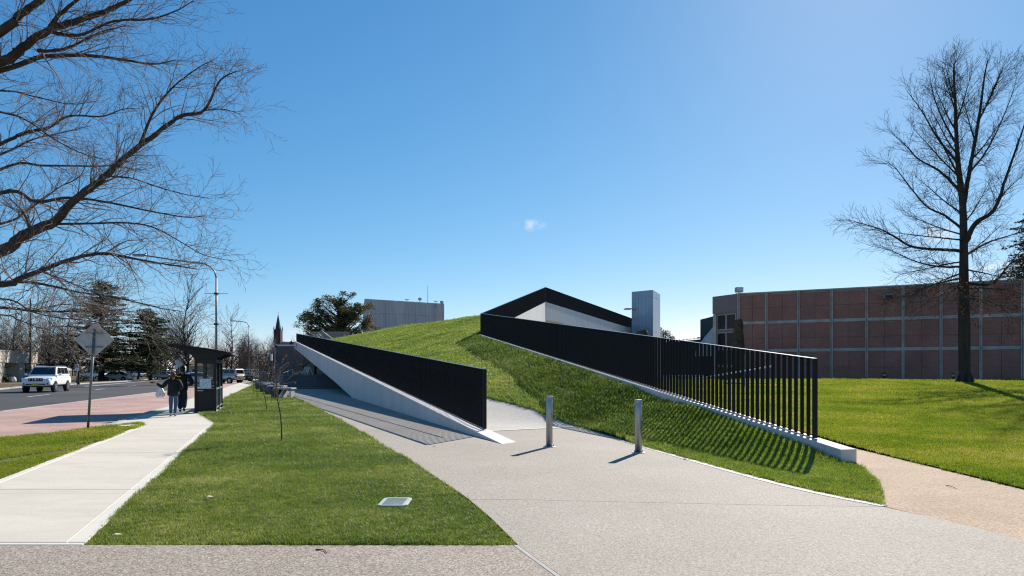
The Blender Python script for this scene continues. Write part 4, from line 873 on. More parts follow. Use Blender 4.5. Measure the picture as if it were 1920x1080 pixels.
for (x, y, dx, dy_, dd) in [(1804, 400, -95, -70, -4), (1803, 440, -120, -40, 5), (1807, 420, 60, -90, 4), (1796, 330, -90, -95, 0), (1794, 290, -60, -110, 4), (1792, 240, -45, -95, -3), (1792, 220, 30, -100, -3), (1806, 450, -150, -15, -5), (1807, 490, -130, 25, 3), (1806, 480, 80, -60, 5), (1840, 210, 40, -95, 2), (1830, 260, -30, -110, 3), (1822, 300, 60, -80, -4), (1808, 510, -110, 45, 5), (1808, 505, 100, 20, -5), (1791, 180, -22, -80, 2)]:
    OL([(x, y), (x + dx * .35, y + dy_ * .3, dd * .35), (x + dx * .7, y + dy_ * .68, dd * .8), (x + dx, y + dy_, dd)], .075, .012)
oak = T.finish('oak_tree', 'tall bare oak with rusty lower leaves standing on the right lawn', ob, M['oak_bark'], M['oak_bark'])
rg = random.Random(4); mb = MB()
tips = [p for p in T.tips if p.z < 7.6]
for p in tips:
    u = (7.6 - p.z) / 4
    if rg.random() > .14 + .22 * u or (p - ob).xy.length > 5.5: continue
    for _ in range(rg.randint(2, 5)):
        q = p + Vector((rg.gauss(0, .16), rg.gauss(0, .16), rg.gauss(-.06, .14))); a = ortho(Vector((0, 0, 1)), rg) * rg.uniform(.035, .06); b = Vector((rg.gauss(0, .03), rg.gauss(0, .03), -rg.uniform(.07, .12)))
        mb.add([q - a * .6, q + b * .45 - a, q + b, q + b * .45 + a, q + a * .5], [(0, 1, 2, 3, 4)])
o = mb.build('leaves', M['rust_leaf'], oak); o['kind'] = 'stuff'

# bare street trees: three kinds, copied
def bare(seed, h, spread, trunkh, tw_=.017):
    T = Tree(seed, [0, h * .42, h * .24, h * .13, h * .07], tw_, 2, ang=(.45, .95), wob=.10, trop=.05, step=(.9, .8, .6, .45, .35), prob=(1, .8, .8, .8, .5), maxl=4, sides=(8, 6, 3, 3, 3))
    rg = T.rg; r = h * .02; pts = smooth_pts([Vector((0, 0, -.1)), Vector((rg.gauss(0, .1), rg.gauss(0, .1), trunkh)), Vector((rg.gauss(0, .3), rg.gauss(0, .3), h * .55)), Vector((rg.gauss(0, .5), rg.gauss(0, .5), h * .97))], 5)
    rad = [max(.02, r * (1 - .93 * i / (len(pts) - 1))) for i in range(len(pts))]; T.emit(pts, rad, 0)
    for i in range(4, len(pts) - 1):
        for _ in range(4):
            t = (pts[i + 1] - pts[i]).normalized(); o = ortho(t, rg); an = rg.uniform(.55, 1.1) * (1.15 - .5 * i / len(pts)) * spread; d = t * math.cos(an) + o * math.sin(an)
            T.grow(pts[i].copy(), d, h * .42 * rg.uniform(.6, 1.1) * (1.25 - .9 * i / len(pts)), max(.03, rad[i] * .5), 1)
    return T.finish('bare_tree', 'x', (0, 0, 0), M['oak_bark'], M['far_twig'], world=False, group='bare trees along the street')
protos = [bare(21, 12, 1.0, 2.6), bare(22, 11, 1.15, 2.0), bare(23, 12.5, .85, 3.0), bare(24, 9, 1.25, 1.6)]
used = [False] * 4
spots = [(350, 80, 0, 1.0, 'bare tree with dark trunk standing directly behind the bus shelter'),
         (434, 112, 1, 1.0, 'rounded bare tree right of the tall lamp post above the parked wagon'),
         (146, 82, 1, .98, 'bare tree with thick dark trunk beside the parking sign'),
         (95, 96, 2, .92, 'bare tree rising behind the white four wheel drive'),
         (28, 112, 0, .95, 'bare tree above the cream building at the left edge'),
         (-20, 92, 1, 1.0, 'bare tree half cut by the left edge behind the cream building'),
         (64, 128, 1, .95, 'distant bare tree between the cream building and the cedar'),
         (205, 128, 3, 1.15, 'low bare tree in front of the cedar trunk'),
         (120, 118, 0, .95, 'bare tree left of the cedar top'),
         (258, 118, 3, 1.15, 'spreading bare tree behind the silver sedan and white hatchback'),
         (312, 130, 2, .85, 'slim bare tree left of the bus shelter roof tip'),
         (385, 140, 1, .8, 'bare tree seen between bus shelter roof and lamp post'),
         (470, 165, 3, .95, 'brown bare tree right of the second lamp post'),
         (492, 150, 1, .62, 'small brown bare tree left of the flag'),
         (455, 190, 0, .75, 'distant bare tree behind the second lamp post'),
         (512, 108, 3, .62, 'small bushy bare tree beneath the church spire'),
         (486, 118, 3, .52, 'low bare shrubby tree beside the stone benches'),
         (570, 118, 3, .8, 'bare weeping tree left of the column before the brown building'),
         (594, 116, 3, .72, 'bare weeping tree under the far end of the fascia'),
         (405, 185, 2, .8, 'faint distant bare tree just right of the tall lamp post'),
         (332, 175, 0, .8, 'faint distant bare tree between cedar and shelter tree'),
         (180, 145, 3, 1.1, 'far low bare tree behind the parked white van')]
for k, (px, Y, kd, s_, lab) in enumerate(spots):
    o = protos[kd] if not used[kd] else copy_tree(protos[kd]); used[kd] = True
    p = A(px, 700, Y); o.location = (p.x, Y, 1.1 if px > 560 else 0); o.scale = (s_, s_, s_); o.rotation_euler = (0, 0, k * 1.7); o['label'] = lab
# the brown mass of far bare trees behind the street: one wood
rg = random.Random(8); pts_ = []
for k in range(104):
    px = rg.uniform(-70, 345) if k < 56 else rg.uniform(385, 560) if k < 74 else rg.uniform(425, 535); Y = rg.uniform(125, 215) if k < 56 else rg.uniform(175, 270) if k < 74 else rg.uniform(138, 175); q = A(px, 700, Y); pts_.append((q.x, Y, -.1))
me = bpy.data.meshes.new('distant_wood'); me.from_pydata(pts_, [], []); me.attributes.new('sc', 'FLOAT', 'POINT').data.foreach_set('value', [rg.uniform(.45, .72) if k_ >= 74 else rg.uniform(.6, 1.0) if p[0] > -62 or p[1] > 170 else rg.uniform(.8, 1.1) for k_, p in enumerate(pts_)])
o = put('distant_wood', me); tag(o, 'brown mass of distant bare trees behind the street', 'trees', kind='stuff')
g = bpy.data.node_groups.new('wood', 'GeometryNodeTree'); g.interface.new_socket('Geometry', in_out='INPUT', socket_type='NodeSocketGeometry'); g.interface.new_socket('Geometry', in_out='OUTPUT', socket_type='NodeSocketGeometry')
N, L = g.nodes.new, g.links.new; gi = N('NodeGroupInput'); go = N('NodeGroupOutput'); ip = N('GeometryNodeInstanceOnPoints'); jn = N('GeometryNodeJoinGeometry')
for pr_ in protos:
    mesh_t = [c.data for c in pr_.children]; jo = bpy.data.meshes.new('wood_tree'); bm_ = bmesh.new()
    for m_ in mesh_t: bm_.from_mesh(m_)
    bm_.to_mesh(jo); bm_.free(); jo.materials.append(M['far_twig'])
    oi = N('GeometryNodeObjectInfo'); oi.inputs['Object'].default_value = bpy.data.objects.new('wood_tree', jo); oi.inputs['As Instance'].default_value = True; L(oi.outputs['Geometry'], jn.inputs[0])
ip.inputs['Pick Instance'].default_value = True
rv = N('FunctionNodeRandomValue'); rv.data_type = 'FLOAT_VECTOR'; rv.inputs[0].default_value = (0, 0, 0); rv.inputs[1].default_value = (0, 0, 6.283)
na = N('GeometryNodeInputNamedAttribute'); na.data_type = 'FLOAT'; na.inputs['Name'].default_value = 'sc'
L(gi.outputs[0], ip.inputs['Points']); L(jn.outputs[0], ip.inputs['Instance']); L(rv.outputs[0], ip.inputs['Rotation']); L(na.outputs[0], ip.inputs['Scale']); L(ip.outputs[0], go.inputs[0])
o.modifiers.new('wood', 'NODES').node_group = g
# leafy trees ------------------------------------------------------
def leaf_quads(mb, c, rad, n, size, rg, flat_=1.0):
    for _ in range(n):
        d = Vector((rg.gauss(0, 1), rg.gauss(0, 1), rg.gauss(0, 1))); d.normalize(); q = c + Vector((d.x * rad, d.y * rad, d.z * rad * flat_)) * rg.random() ** .4
        a = ortho(Vector((0, 0, 1)), rg); b = ortho(a, rg); s_ = size * rg.uniform(.6, 1.3); a = a * s_; b = b * s_ * .5
        mb.add([q - a, q - b, q + a, q + b], [(0, 1, 2, 3)])
def leafy_tree(name, label, loc, h, wx, th, nclump, crad, nl, ls, m, seed, shape, cat_group=None):
    rg = random.Random(seed); r = thing(name, label, 'tree', loc); T_, C_ = MB(), MB()
    T_.tube([(0, 0, -.2), (.1, 0, h * .3), (0, .1, h * .6), (.1, .1, h * .92)], [h * .028, h * .02, h * .013, .04], 8)
    for k in range(nclump):
        c = shape(rg, h, wx, th); cr_ = crad * rg.uniform(.65, 1.25)
        z0 = max(th * .8, c.z - c.xy.length * .7 - .5); T_.tube([(0, 0, z0), (c.x * .5, c.y * .5, z0 + (c.z - z0) * .45), tuple(c)], [.14 * h / 15, .08 * h / 15, .02], 5, cap=False)
        leaf_quads(C_, c, cr_, nl, ls, rg, .7)
    T_.build('trunk', M['oak_bark'], r, smooth=True); C_.build('crown', m, r); return r
def gum_shape(rg, h, w_, th):
    while True:
        d = Vector((rg.uniform(-1, 1), rg.uniform(-1, 1), rg.uniform(-.75, 1)))
        if .3 < d.length < 1: break
    lob = 1 + .42 * noise.noise(d * 1.9 + Vector((3, 1, 7))); return Vector((d.x * w_ * lob, d.y * w_ * .8 * lob, th + (h - th) * (.5 + .46 * d.z * lob)))
p = A(634, 700, 150); leafy_tree('gum_tree', 'broad brown green gum tree standing in front of the grey concrete block', (p.x, 150, 0), 18.4, 8.2, 6.5, 210, 1.12, 130, .18, M['gum_leaf'], 3, gum_shape)
p = A(1243, 700, 135); leafy_tree('gum_tree', 'small rusty gum tree crown showing right of the metal tower', (p.x, 135, 0), 10.6, 2.6, 5, 30, .8, 90, .16, M['gum_leaf'], 5, gum_shape)
def cedar(name, label, loc, h, w_, m, seed, pw=.6):
    rg = random.Random(seed); r = thing(name, label, 'tree', loc); T_, C_ = MB(), MB()
    T_.tube([(0, 0, -.2), (.1, 0, h * .5), (0, .1, h)], [h * .03, h * .018, .04], 8)
    for k in range(int(h * 15)):
        u = .10 + .88 * rg.random(); z = h * u; a = rg.random() * 6.283
        L = (w_ * (1 - u) ** pw + .5) * rg.uniform(.45, 1.12) * (1 + .35 * noise.noise((math.cos(a) * 1.3, math.sin(a) * 1.3 + seed, u * 4)))
        d = Vector((math.cos(a), math.sin(a), rg.uniform(-.08, .22))); o_ = Vector((0, 0, z)); dr = -.05 * L
        e = o_ + d * L + Vector((0, 0, dr)); T_.tube([o_, o_ + d * L * .55 + Vector((0, 0, .12)), e], [.08, .05, .015], 4, cap=False)
        n_ = max(2, int(L * 1.9)); sd = Vector((-d.y, d.x, 0))
        for g_ in range(n_):
            f_ = .2 + .8 * (g_ + rg.random()) / n_; c = o_ + d * L * f_ + Vector((0, 0, dr * f_ * f_)) + sd * rg.gauss(0, .35 + .25 * L * .2) + Vector((0, 0, rg.gauss(0, .08)))
            leaf_quads(C_, c, .58, 18, .15, rg, .25)
    T_.build('trunk', M['oak_bark'], r, smooth=True); C_.build('crown', m, r); return r
p = A(190, 700, 106); cedar('cedar_tree', 'tall dark cedar with tiered branches behind the diamond sign', (p.x, 106, 0), 15.8, 7.6, M['cedar_leaf'], 2)
p = A(282, 700, 112); cedar('cedar_tree', 'shorter broad green cedar left of the bus shelter', (p.x, 112, 0), 11.8, 6.6, M['cedar_leaf'], 7)
p = A(1945, 700, 84); cedar('pine_tree', 'dark pine at the right edge behind the oak and brick building', (p.x, 84, 0), 22.0, 5.6, M['pine_leaf'], 11)
# young saplings in the left lawn
def sapling(label, base, top, seed):
    T = Tree(seed, [0, 0, .8, .38, .1], .0085, 1, ang=(.5, 1.1), wob=.14, trop=.06, step=(.2, .15, .1, .08, .06), prob=(1, .95, .8, .6, .3), maxl=3, sides=(6, 4, 3, 3, 3))
    a, b = base, top; pts = smooth_pts([a - Vector((0, 0, .05)), a.lerp(b, .35) + Vector((.02, 0, 0)), a.lerp(b, .7) - Vector((.03, 0, 0)), b], 9); rad = [.019 - .012 * i / (len(pts) - 1) for i in range(len(pts))]
    T.T.tube(pts, rad, 6); T.spawn(pts[13:], rad[13:], 1, 0, 1)
    r = T.finish('sapling', label, base, M['bark'], M['twig'], group='young saplings in the left lawn'); r['category'] = 'sapling'
    rg = random.Random(seed); mb = MB()
    for q in T.tips:
        if rg.random() < .5: a_ = ortho(Vector((0, 0, 1)), rg) * .022; mb.add([q, q + a_ + Vector((0, 0, -.02)), q + Vector((0, 0, -.05)), q - a_ + Vector((0, 0, -.02))], [(0, 1, 2, 3)])
    if mb.v: o = mb.build('leaves', M['rust_leaf'], r); o['kind'] = 'stuff'
b = P(528.5, 829); sapling('leaning young sapling in the lawn nearest the camera', b, A(519, 705, b.y + .1), 31)
b = P(501, 772); sapling('young sapling in the lawn, second from the camera', b, A(488, 706, b.y), 32)
b = P(482, 752); sapling('young sapling in the lawn, third from the camera', b, A(480, 694, b.y), 33)
b = P(476, 741); sapling('young sapling in the lawn, farthest from the camera', b, A(474, 690, b.y), 34)

# ------------------------------------------------------------------ bollards, pit lid, benches
def bollard(label, p, h):
    b = thing('bollard', label, 'bollard', p, group='galvanised bollards on the plaza')
    MB().lathe((0, 0, .012), [(.072, 0), (.072, h - .06), (.069, h - .055)], 24).build('post', M['galv'], b, smooth=False)
    MB().lathe((0, 0, h - .045), [(.078, 0), (.078, .05), (.07, .062), (.0, .066)], 24).build('cap', M['galv'], b)
    MB().lathe((0, 0, 0), [(.135, 0), (.135, .014), (.13, .018)], 20).build('base_plate', M['galv'], b)
    for k in range(4): a = k * math.pi / 2 + .5; MB().lathe((.108 * math.cos(a), .108 * math.sin(a), .018), [(.014, 0), (.014, .016), (.008, .03)], 6).build('bolt', M['galv'], b)
    for o in b.children:
        if o.name.startswith('post'): [setattr(q, 'use_smooth', abs(q.normal.z) < .5) for q in o.data.polygons]
bollard('galvanised steel bollard nearer the pale concrete beam tip', P(1030, 838), 1.10)
bollard('galvanised steel bollard nearer the shaded grass bank', P(1197, 849), 1.07)
mb = MB(); w_, d_ = .185, .27; c_ = .05
lid = thing('pit_lid', 'pale green rectangular utility pit lid set in the lawn', 'pit lid', (pit.x, pit.y, -.012))
MB().prism([(-w_ + c_, -d_, 0), (w_ - c_, -d_, 0), (w_, -d_ + c_, 0), (w_, d_ - c_, 0), (w_ - c_, d_, 0), (-w_ + c_, d_, 0), (-w_, d_ - c_, 0), (-w_, -d_ + c_, 0)], (0, 0, .035)).build('lid', M['pit_lid'], lid, bevel=.008)
for k in range(9): MB().box((0, -.21 + k * .052, .037), (.26, .014, .006)).build('grip_rib', M['pit_lid'], lid)
for k, (px, py, lab) in enumerate(((537, 748.5, 'stone topped bench nearest the camera at the end of the lawn'), (523, 742, 'stone topped bench, second in the row beside the saplings'), (511, 736, 'stone topped bench, third in the row'), (501, 731, 'stone topped bench, farthest in the row'))):
    p = P(px - 9, py); b = thing('stone_bench', lab, 'bench', p, group='stone benches along the lawn end')
    b.rotation_euler = (0, 0, R(-8)); b.location.y += .4
    MB().box((.04, 0, .60), (1.15, .7, .10)).build('seat', M['bench_stone'], b, bevel=.03)
    for x in (.05, .52): MB().box((x, -.05, .275), (.07, .5, .55)).build('leg', M['bench_stone'], b, bevel=.01)
    MB().box((-.42, 0, .275), (.42, .66, .55)).build('planter_block', M['dark_stone'], b, bevel=.02)
# ------------------------------------------------------------------ bus shelter
th_ = math.atan2(-.332, .943)                         # local +y runs along the path
SH = thing('bus_shelter', 'dark steel and glass bus shelter with upswept roof beside the footpath', 'bus shelter', (-12.54, 26.95, .006), math.atan2(.332, .943))
Wd, Ln, Hh = .80, 3.75, 2.10
def sb(name, c, sz, m='shelter', par=SH, bevel=.006): return MB().box(c, sz).build(name, M[m], par, bevel=bevel)
for (x, y) in ((.05, .05), (Wd - .05, .05), (.05, Ln - .05), (Wd - .05, Ln - .05), (Wd - .05, Ln / 2)): sb('post', (x, y, Hh / 2), (.10, .10, Hh))
for y in (.05, Ln - .05):
    sb('lower_panel', (Wd / 2, y, .47), (Wd - .2, .05, .76)); sb('transom', (Wd / 2, y, .90), (Wd - .2, .08, .08)); sb('header', (Wd / 2, y, 2.02), (Wd - .2, .08, .16)); sb('mullion', (.42, y, 1.60), (.05, .07, .72)); sb('kick_rail', (Wd / 2, y, .05), (Wd - .2, .07, .08))
    for xa, xb in ((.10, .395), (.445, Wd - .10)): sb('pane', ((xa + xb) / 2, y, 1.44), (xb - xa, .012, 1.0), 'glass', bevel=0)
x = Wd - .05
sb('header', (x, Ln / 2, 2.03), (.08, Ln - .2, .14)); sb('transom', (x, Ln / 2, .92), (.08, Ln - .2, .07), 'shelter_lt'); sb('kick_rail', (x, Ln / 2, .16), (.07, Ln - .2, .07), 'shelter_lt')
for k in range(2):
    y0 = .1 + k * (Ln / 2 - .05); y1 = y0 + Ln / 2 - .15; sb('pane', (x, (y0 + y1) / 2, 1.46), (.012, y1 - y0, .98), 'glass', bevel=0)
for k in range(9): sb('baluster', (x, .3 + k * .39, .54), (.03, .05, .70), 'shelter_lt', bevel=.003)
sb('bench_seat', (.45, 2.1, .46), (.36, 2.4, .05), 'shelter_lt')
for y in (1.1, 3.1): sb('bench_leg', (.5, y, .22), (.05, .05, .44))
sb('timetable', (.40, .018, 1.12), (.42, .008, .42), 'poster', bevel=0)
# roof: thin blade rising to the road side, carried by two curved ribs
def rz_(x): u = (x + 1.5) / 2.85; return 2.83 - .50 * u - .06 * math.sin(u * math.pi) + .06 * math.sin(u * math.pi) * 2 * u
mb = MB(); xs_ = [-1.5 + 2.85 * k / 12 for k in range(13)]
for a, b in zip(xs_, xs_[1:]):
    mb.hexa([(a, -.30, rz_(a)), (b, -.30, rz_(b)), (b, Ln + .3, rz_(b)), (a, Ln + .3, rz_(a))], [(a, -.30, rz_(a) + .035), (b, -.30, rz_(b) + .035), (b, Ln + .3, rz_(b) + .035), (a, Ln + .3, rz_(a) + .035)])
rf = mb.build('roof', M['shelter'], SH)
MB().hexa([(1.34, -.3, rz_(1.34) - .03), (1.42, -.3, rz_(1.34) - .03), (1.42, Ln + .3, rz_(1.34) - .03), (1.34, Ln + .3, rz_(1.34) - .03)], [(1.34, -.3, rz_(1.34) + .05), (1.42, -.3, rz_(1.34) + .02), (1.42, Ln + .3, rz_(1.34) + .02), (1.34, Ln + .3, rz_(1.34) + .05)]).build('gutter', M['shelter_lt'], rf)
low = [(-1.5, rz_(-1.5)), (-.9, 2.60), (-.45, 2.46), (-.12, 2.28), (.0, 2.10), (.05, 2.04), (Wd, 2.04), (Wd, 2.16), (1.05, 2.27), (1.34, rz_(1.34) - .02)]
topl = [(x_, rz_(x_) + .002) for x_ in reversed(xs_)]
for y in (.02, Ln - .10): MB().prism([(a, y, b) for a, b in low + topl], (0, .08, 0)).build('rib', M['shelter'], SH)
# ------------------------------------------------------------------ signs and lamp posts
def pole_sign(name, label, base, tip, r, cat, build, group=None):
    s = thing(name, label, cat, base, group=group, world=True); MB().tube([base - Vector((0, 0, .05)), tip], r, 12).build('pole', M['pole_grey'], s, smooth=True); build(s); return s
b = P(164.5, 805); tpp = A(177, 617, b.y + .05); cen = A(174.5, 637, b.y)
def dia(s):
    q = .42; mb = MB(); n_ = []
    for a, c in ((0, 1), (1, 0), (0, -1), (-1, 0)):
        p1 = Vector((a, c)); n_.append(p1)
    pts = []
    for i in range(4):
        p0, p1, p2 = n_[i - 1], n_[i], n_[(i + 1) % 4]; pts += [p1.lerp(p0, .12), p1.lerp(p1 * .96, .5), p1.lerp(p2, .12)]
    hw = .57
    mb.prism([(cen.x + p.x * hw + p.y * .03, cen.y + .06, cen.z + p.y * hw * .90) for p in pts], (0, .004, 0)); pl = mb.build('plate', M['sign_back'], s)
    for dz in (-.2, .2): MB().box((cen.x + .0, cen.y + .045, cen.z + dz), (.5, .03, .04)).build('bracket', M['pole_grey'], s)
pole_sign('warning_sign', 'back of a grey diamond warning sign on a leaning pole', b, tpp, .034, 'sign', dia)
def plate(px, py, Y, w2, h2, m='white', m2=None):
    def f(s):
        p = A(px, py, Y); MB().box((p.x, Y - .06, p.z), (w2, .02, h2)).build('plate', M[m], s)
        if m2: MB().box((p.x, Y - .075, p.z + h2 * .18), (w2 * .72, .008, h2 * .4)).build('print', M[m2], s)
    return f
def simple_sign(label, px, pyb, pyt, Y, w2, h2, m='white', m2=None, pyc=None):
    a = A(px, pyb, Y); a.z = ZR; pole_sign('street_sign', label, a, A(px, pyt, Y), .035, 'sign', plate(px, pyc or pyt + 3, Y, w2, h2, m, m2), 'small street signs')
simple_sign('white parking sign on a pole right of the four wheel drive', 144.7, 713, 683, 74, .45, .70, 'white', 'tail', 689)
simple_sign('small white sign behind the silver sedan roof', 203, 710, 694, 120, .5, .55, 'white', 'tail', 696.5)
simple_sign('small red and white sign above the far cars', 319, 708, 690, 120, .5, .5, 'white', 'tail', 692)
b = A(336, 715, 82); b.z = ZR
def dia2(s):
    c = A(337, 680, 82); MB().prism([(c.x, 81.9, c.z + .62), (c.x + .55, 81.9, c.z), (c.x, 81.9, c.z - .62), (c.x - .55, 81.9, c.z)], (0, .01, 0)).build('plate', M['sign_back'], s); c = A(331, 688, 82); MB().box((c.x, 81.85, c.z), (.36, .02, .5)).build('plate', M['white'], s)
pole_sign('warning_sign', 'distant back of a diamond sign between the cedar and the shelter tree', b, A(337, 672, 82), .04, 'sign', dia2)
def lamp_post(label, base, zt, arm, rise, r=.085, armr=.045, extras=True):
    s = thing('lamp_post', label, 'lamp post', base, group='curved arm street lamps'); x, y = arm
    d = Vector((x, y, 0)); L = d.length; d.normalize()
    pts = [Vector((0, 0, -.1)), Vector((0, 0, zt * .6)), Vector((0, 0, zt))]
    MB().tube(pts, [r, r * .85, r * .62], 12).build('pole', M['pole_grey'], s, smooth=True)
    cur = [Vector((0, 0, zt - .02))] + [d * (1.05 * (1 - math.cos(a))) + Vector((0, 0, zt + .95 * math.sin(a))) for a in (R(25), R(50), R(72))] + [d * L * .6 + Vector((0, 0, zt + .95 + rise * .4)), d * L + Vector((0, 0, zt + .95 + rise))]
    MB().tube(cur, [r * .62] + [armr] * 5, 10).build('arm', M['pole_grey'], s, smooth=True)
    e = cur[-1]; rz = math.atan2(d.y, d.x); ld_ = MB(); ld_.box((e.x + d.x * .35, e.y + d.y * .35, e.z + .02), (.85, .26, .13), rz); h_ = ld_.build('lamp_head', M['pole_grey'], s, bevel=.05); MB().box((e.x + d.x * .4, e.y + d.y * .4, e.z - .055), (.6, .2, .05), rz).build('lens', M['lamp'], h_)
    MB().lathe((e.x, e.y, e.z + .08), [(.04, 0), (.04, .09)], 8).build('sensor', M['trim'], h_)
    if extras:
        for z in (.58, .84): MB().box((0, 0, zt * z + .2), (1.5 if z > .6 else .9, .03, .03), .1).build('banner_arm', M['pole_grey'], s); MB().box((0, 0, zt * z + .2), (.24, .22, .12)).build('clamp', M['trim'], s)
p = A(405.5, 700, 45); lamp_post('tall galvanised street lamp with long arm rising behind the bus shelter', (p.x, 45, 0), 7.75, (-4.35, -.6), .42)
p = A(467, 700, 112); lamp_post('second street lamp farther down the footpath', (p.x, 112, 0), 8.6, (-2.4, .4), .15, .1, .06, False)
p = A(57, 700, 72); s = thing('timber_pole', 'thin dark utility pole behind the four wheel drive', 'pole', (p.x, 72, ZR)); MB().tube([(0, 0, -.1), (0, 0, 9.2)], [.12, .07], 8).build('pole', M['bark'], s); MB().box((0, 0, 8.6), (.5, .08, .08)).build('crossarm', M['bark'], s)
p = A(298.5, 700, 118); s = thing('timber_pole', 'thin grey pole between the far cars and the shelter', 'pole', (p.x, 118, ZR)); MB().tube([(0, 0, -.1), (0, 0, 7.5)], [.12, .07], 8).build('pole', M['pole_grey'], s); MB().lathe((0, 0, 7.5), [(.12, 0), (.1, .1)], 8).build('cap', M['pole_grey'], s)
p = A(480, 700, 140); s = thing('timber_pole', 'grey pole among the brown trees right of the second lamp', 'pole', (p.x, 140, 0)); MB().tube([(0, 0, -.1), (0, 0, 7.0)], [.14, .1], 8).build('pole', M['pole_grey'], s); MB().lathe((0, 0, 7.0), [(.14, 0), (.1, .1)], 8).build('cap', M['pole_grey'], s)
p = A(509, 700, 72); s = thing('totem_sign', 'slim totem sign, white above and black below, by the terrace', 'sign', (p.x, 72, 0)); MB().box((0, 0, 1.3), (.17, .15, 2.7)).build('lower_panel', M['trim'], s, bevel=.01); MB().box((0, 0, 3.0), (.16, .14, .7)).build('upper_panel', M['white'], s, bevel=.01)
p = A(515.5, 700, 100); s = thing('flag_pole', 'flag pole with a limp red, white and blue flag before the brown building', 'flag', (p.x, 100, 0)); MB().tube([(0, 0, -.1), (0, 0, 6.0)], [.045, .03], 8).build('pole', M['white'], s)
fm = MB(); K_ = 8
for mm, nm, z0, z1 in (('red', 'flag_stripe', 5.55, 5.9), ('white', 'flag_stripe', 5.38, 5.55), ('navy', 'flag_cloth', 5.0, 5.38)):
    f_ = MB(); vs = [(.03 + .05 * i, .04 * math.sin(i * 1.6), z - .03 * i) for z in (z0, z1) for i in range(K_)]; f_.add(vs, [(i, i + 1, K_ + i + 1, K_ + i) for i in range(K_ - 1)]); f_.build(nm, M[mm], s)
# A-frames and chair on the entry terrace
def aframe(label, px):
    p = A(px, 704, 74); a = thing('barrier_stand', label, 'barrier', (p.x, 74, 1.16), group='yellow topped stands on the terrace')
    for s_ in (-1, 1): MB().tube([(s_ * .32, 0, 0), (s_ * .06, 0, .62)], .035, 6).build('leg', M['white'], a); MB().tube([(s_ * .10, 0, .52), (0, 0, .80)], .06, 6).build('head', M['yellow'], a)
aframe('yellow topped white stand, left one on the dark terrace', 572); aframe('yellow topped white stand, right one on the dark terrace', 581)
p = A(575.5, 704, 76); s = thing('blue_chair', 'small light blue chair between the yellow topped stands', 'chair', (p.x, 76, 1.16)); MB().box((0, 0, .42), (.45, .45, .05)).build('seat', M['blue'], s); MB().box((0, .22, .66), (.45, .04, .42)).build('backrest', M['blue'], s)
for x in (-.2, .2):
    for y in (-.2, .2): MB().box((x, y, .2), (.04, .04, .4)).build('leg', M['blue'], s)
# low garden wall with grass patch beyond the benches
gw = thing('garden_wall', 'low brown garden wall on a grass patch beyond the benches', 'wall', (-33, 92, 0), world=True)
for k in range(5): a = A(486 + k * 9, 700, 94); MB().box((a.x + .32, 94, .55), (.64, .3, 1.15)).build('wall_block', M['brown_wall'], gw)
gpp = [(-33, 83.5), (-27.5, 82), (-25, 86), (-27, 96), (-36, 96)]; slab('garden_bed', gpp, .012, .2, M['turf_dry'], kind='structure')
p = A(496, 697, 110); bn = thing('recycling_bin', 'small blue bin below the brown trees beyond the garden wall', 'bin', (p.x, 110, 0)); MB().hexa([(-.5, -.3, 0), (.5, -.3, 0), (.5, .3, 0), (-.5, .3, 0)], [(-.6, -.36, 1.3), (.6, -.36, 1.3), (.6, .36, 1.3), (-.6, .36, 1.3)]).build('body', M['blue_tarp'], bn); MB().box((0, 0, 1.33), (1.25, .78, .08)).build('lid', M['blue'], bn)
# low shrubs at the far kerb
def shrub(label, px, py, h, w_, seed, m='cedar_leaf'):
    p = P(px, py, 0); rg = random.Random(seed); s = thing('shrub', label, 'shrub', p, group='low shrubs along the far kerb'); c = MB()
    for k in range(12): leaf_quads(c, Vector((rg.uniform(-w_, w_), rg.uniform(-.5, .5), rg.uniform(.2, h))), .35, 40, .09, rg)
    st = MB()
    for k in range(5): st.tube([(rg.uniform(-.2, .2), 0, -.05), (rg.uniform(-w_, w_) * .7, rg.uniform(-.3, .3), h * .8)], [.03, .01], 4, cap=False)
    st.build('stems', M['bark'], s); c.build('foliage', M[m], s)
shrub('green shrub by the kerb right of the parking sign', 156, 716, .7, .9, 1); shrub('low green shrub under the parked white van', 172, 714.5, .6, 1.1, 2); shrub('green shrub between the cream building and the four wheel drive', 12, 717, 1.0, .5, 3)
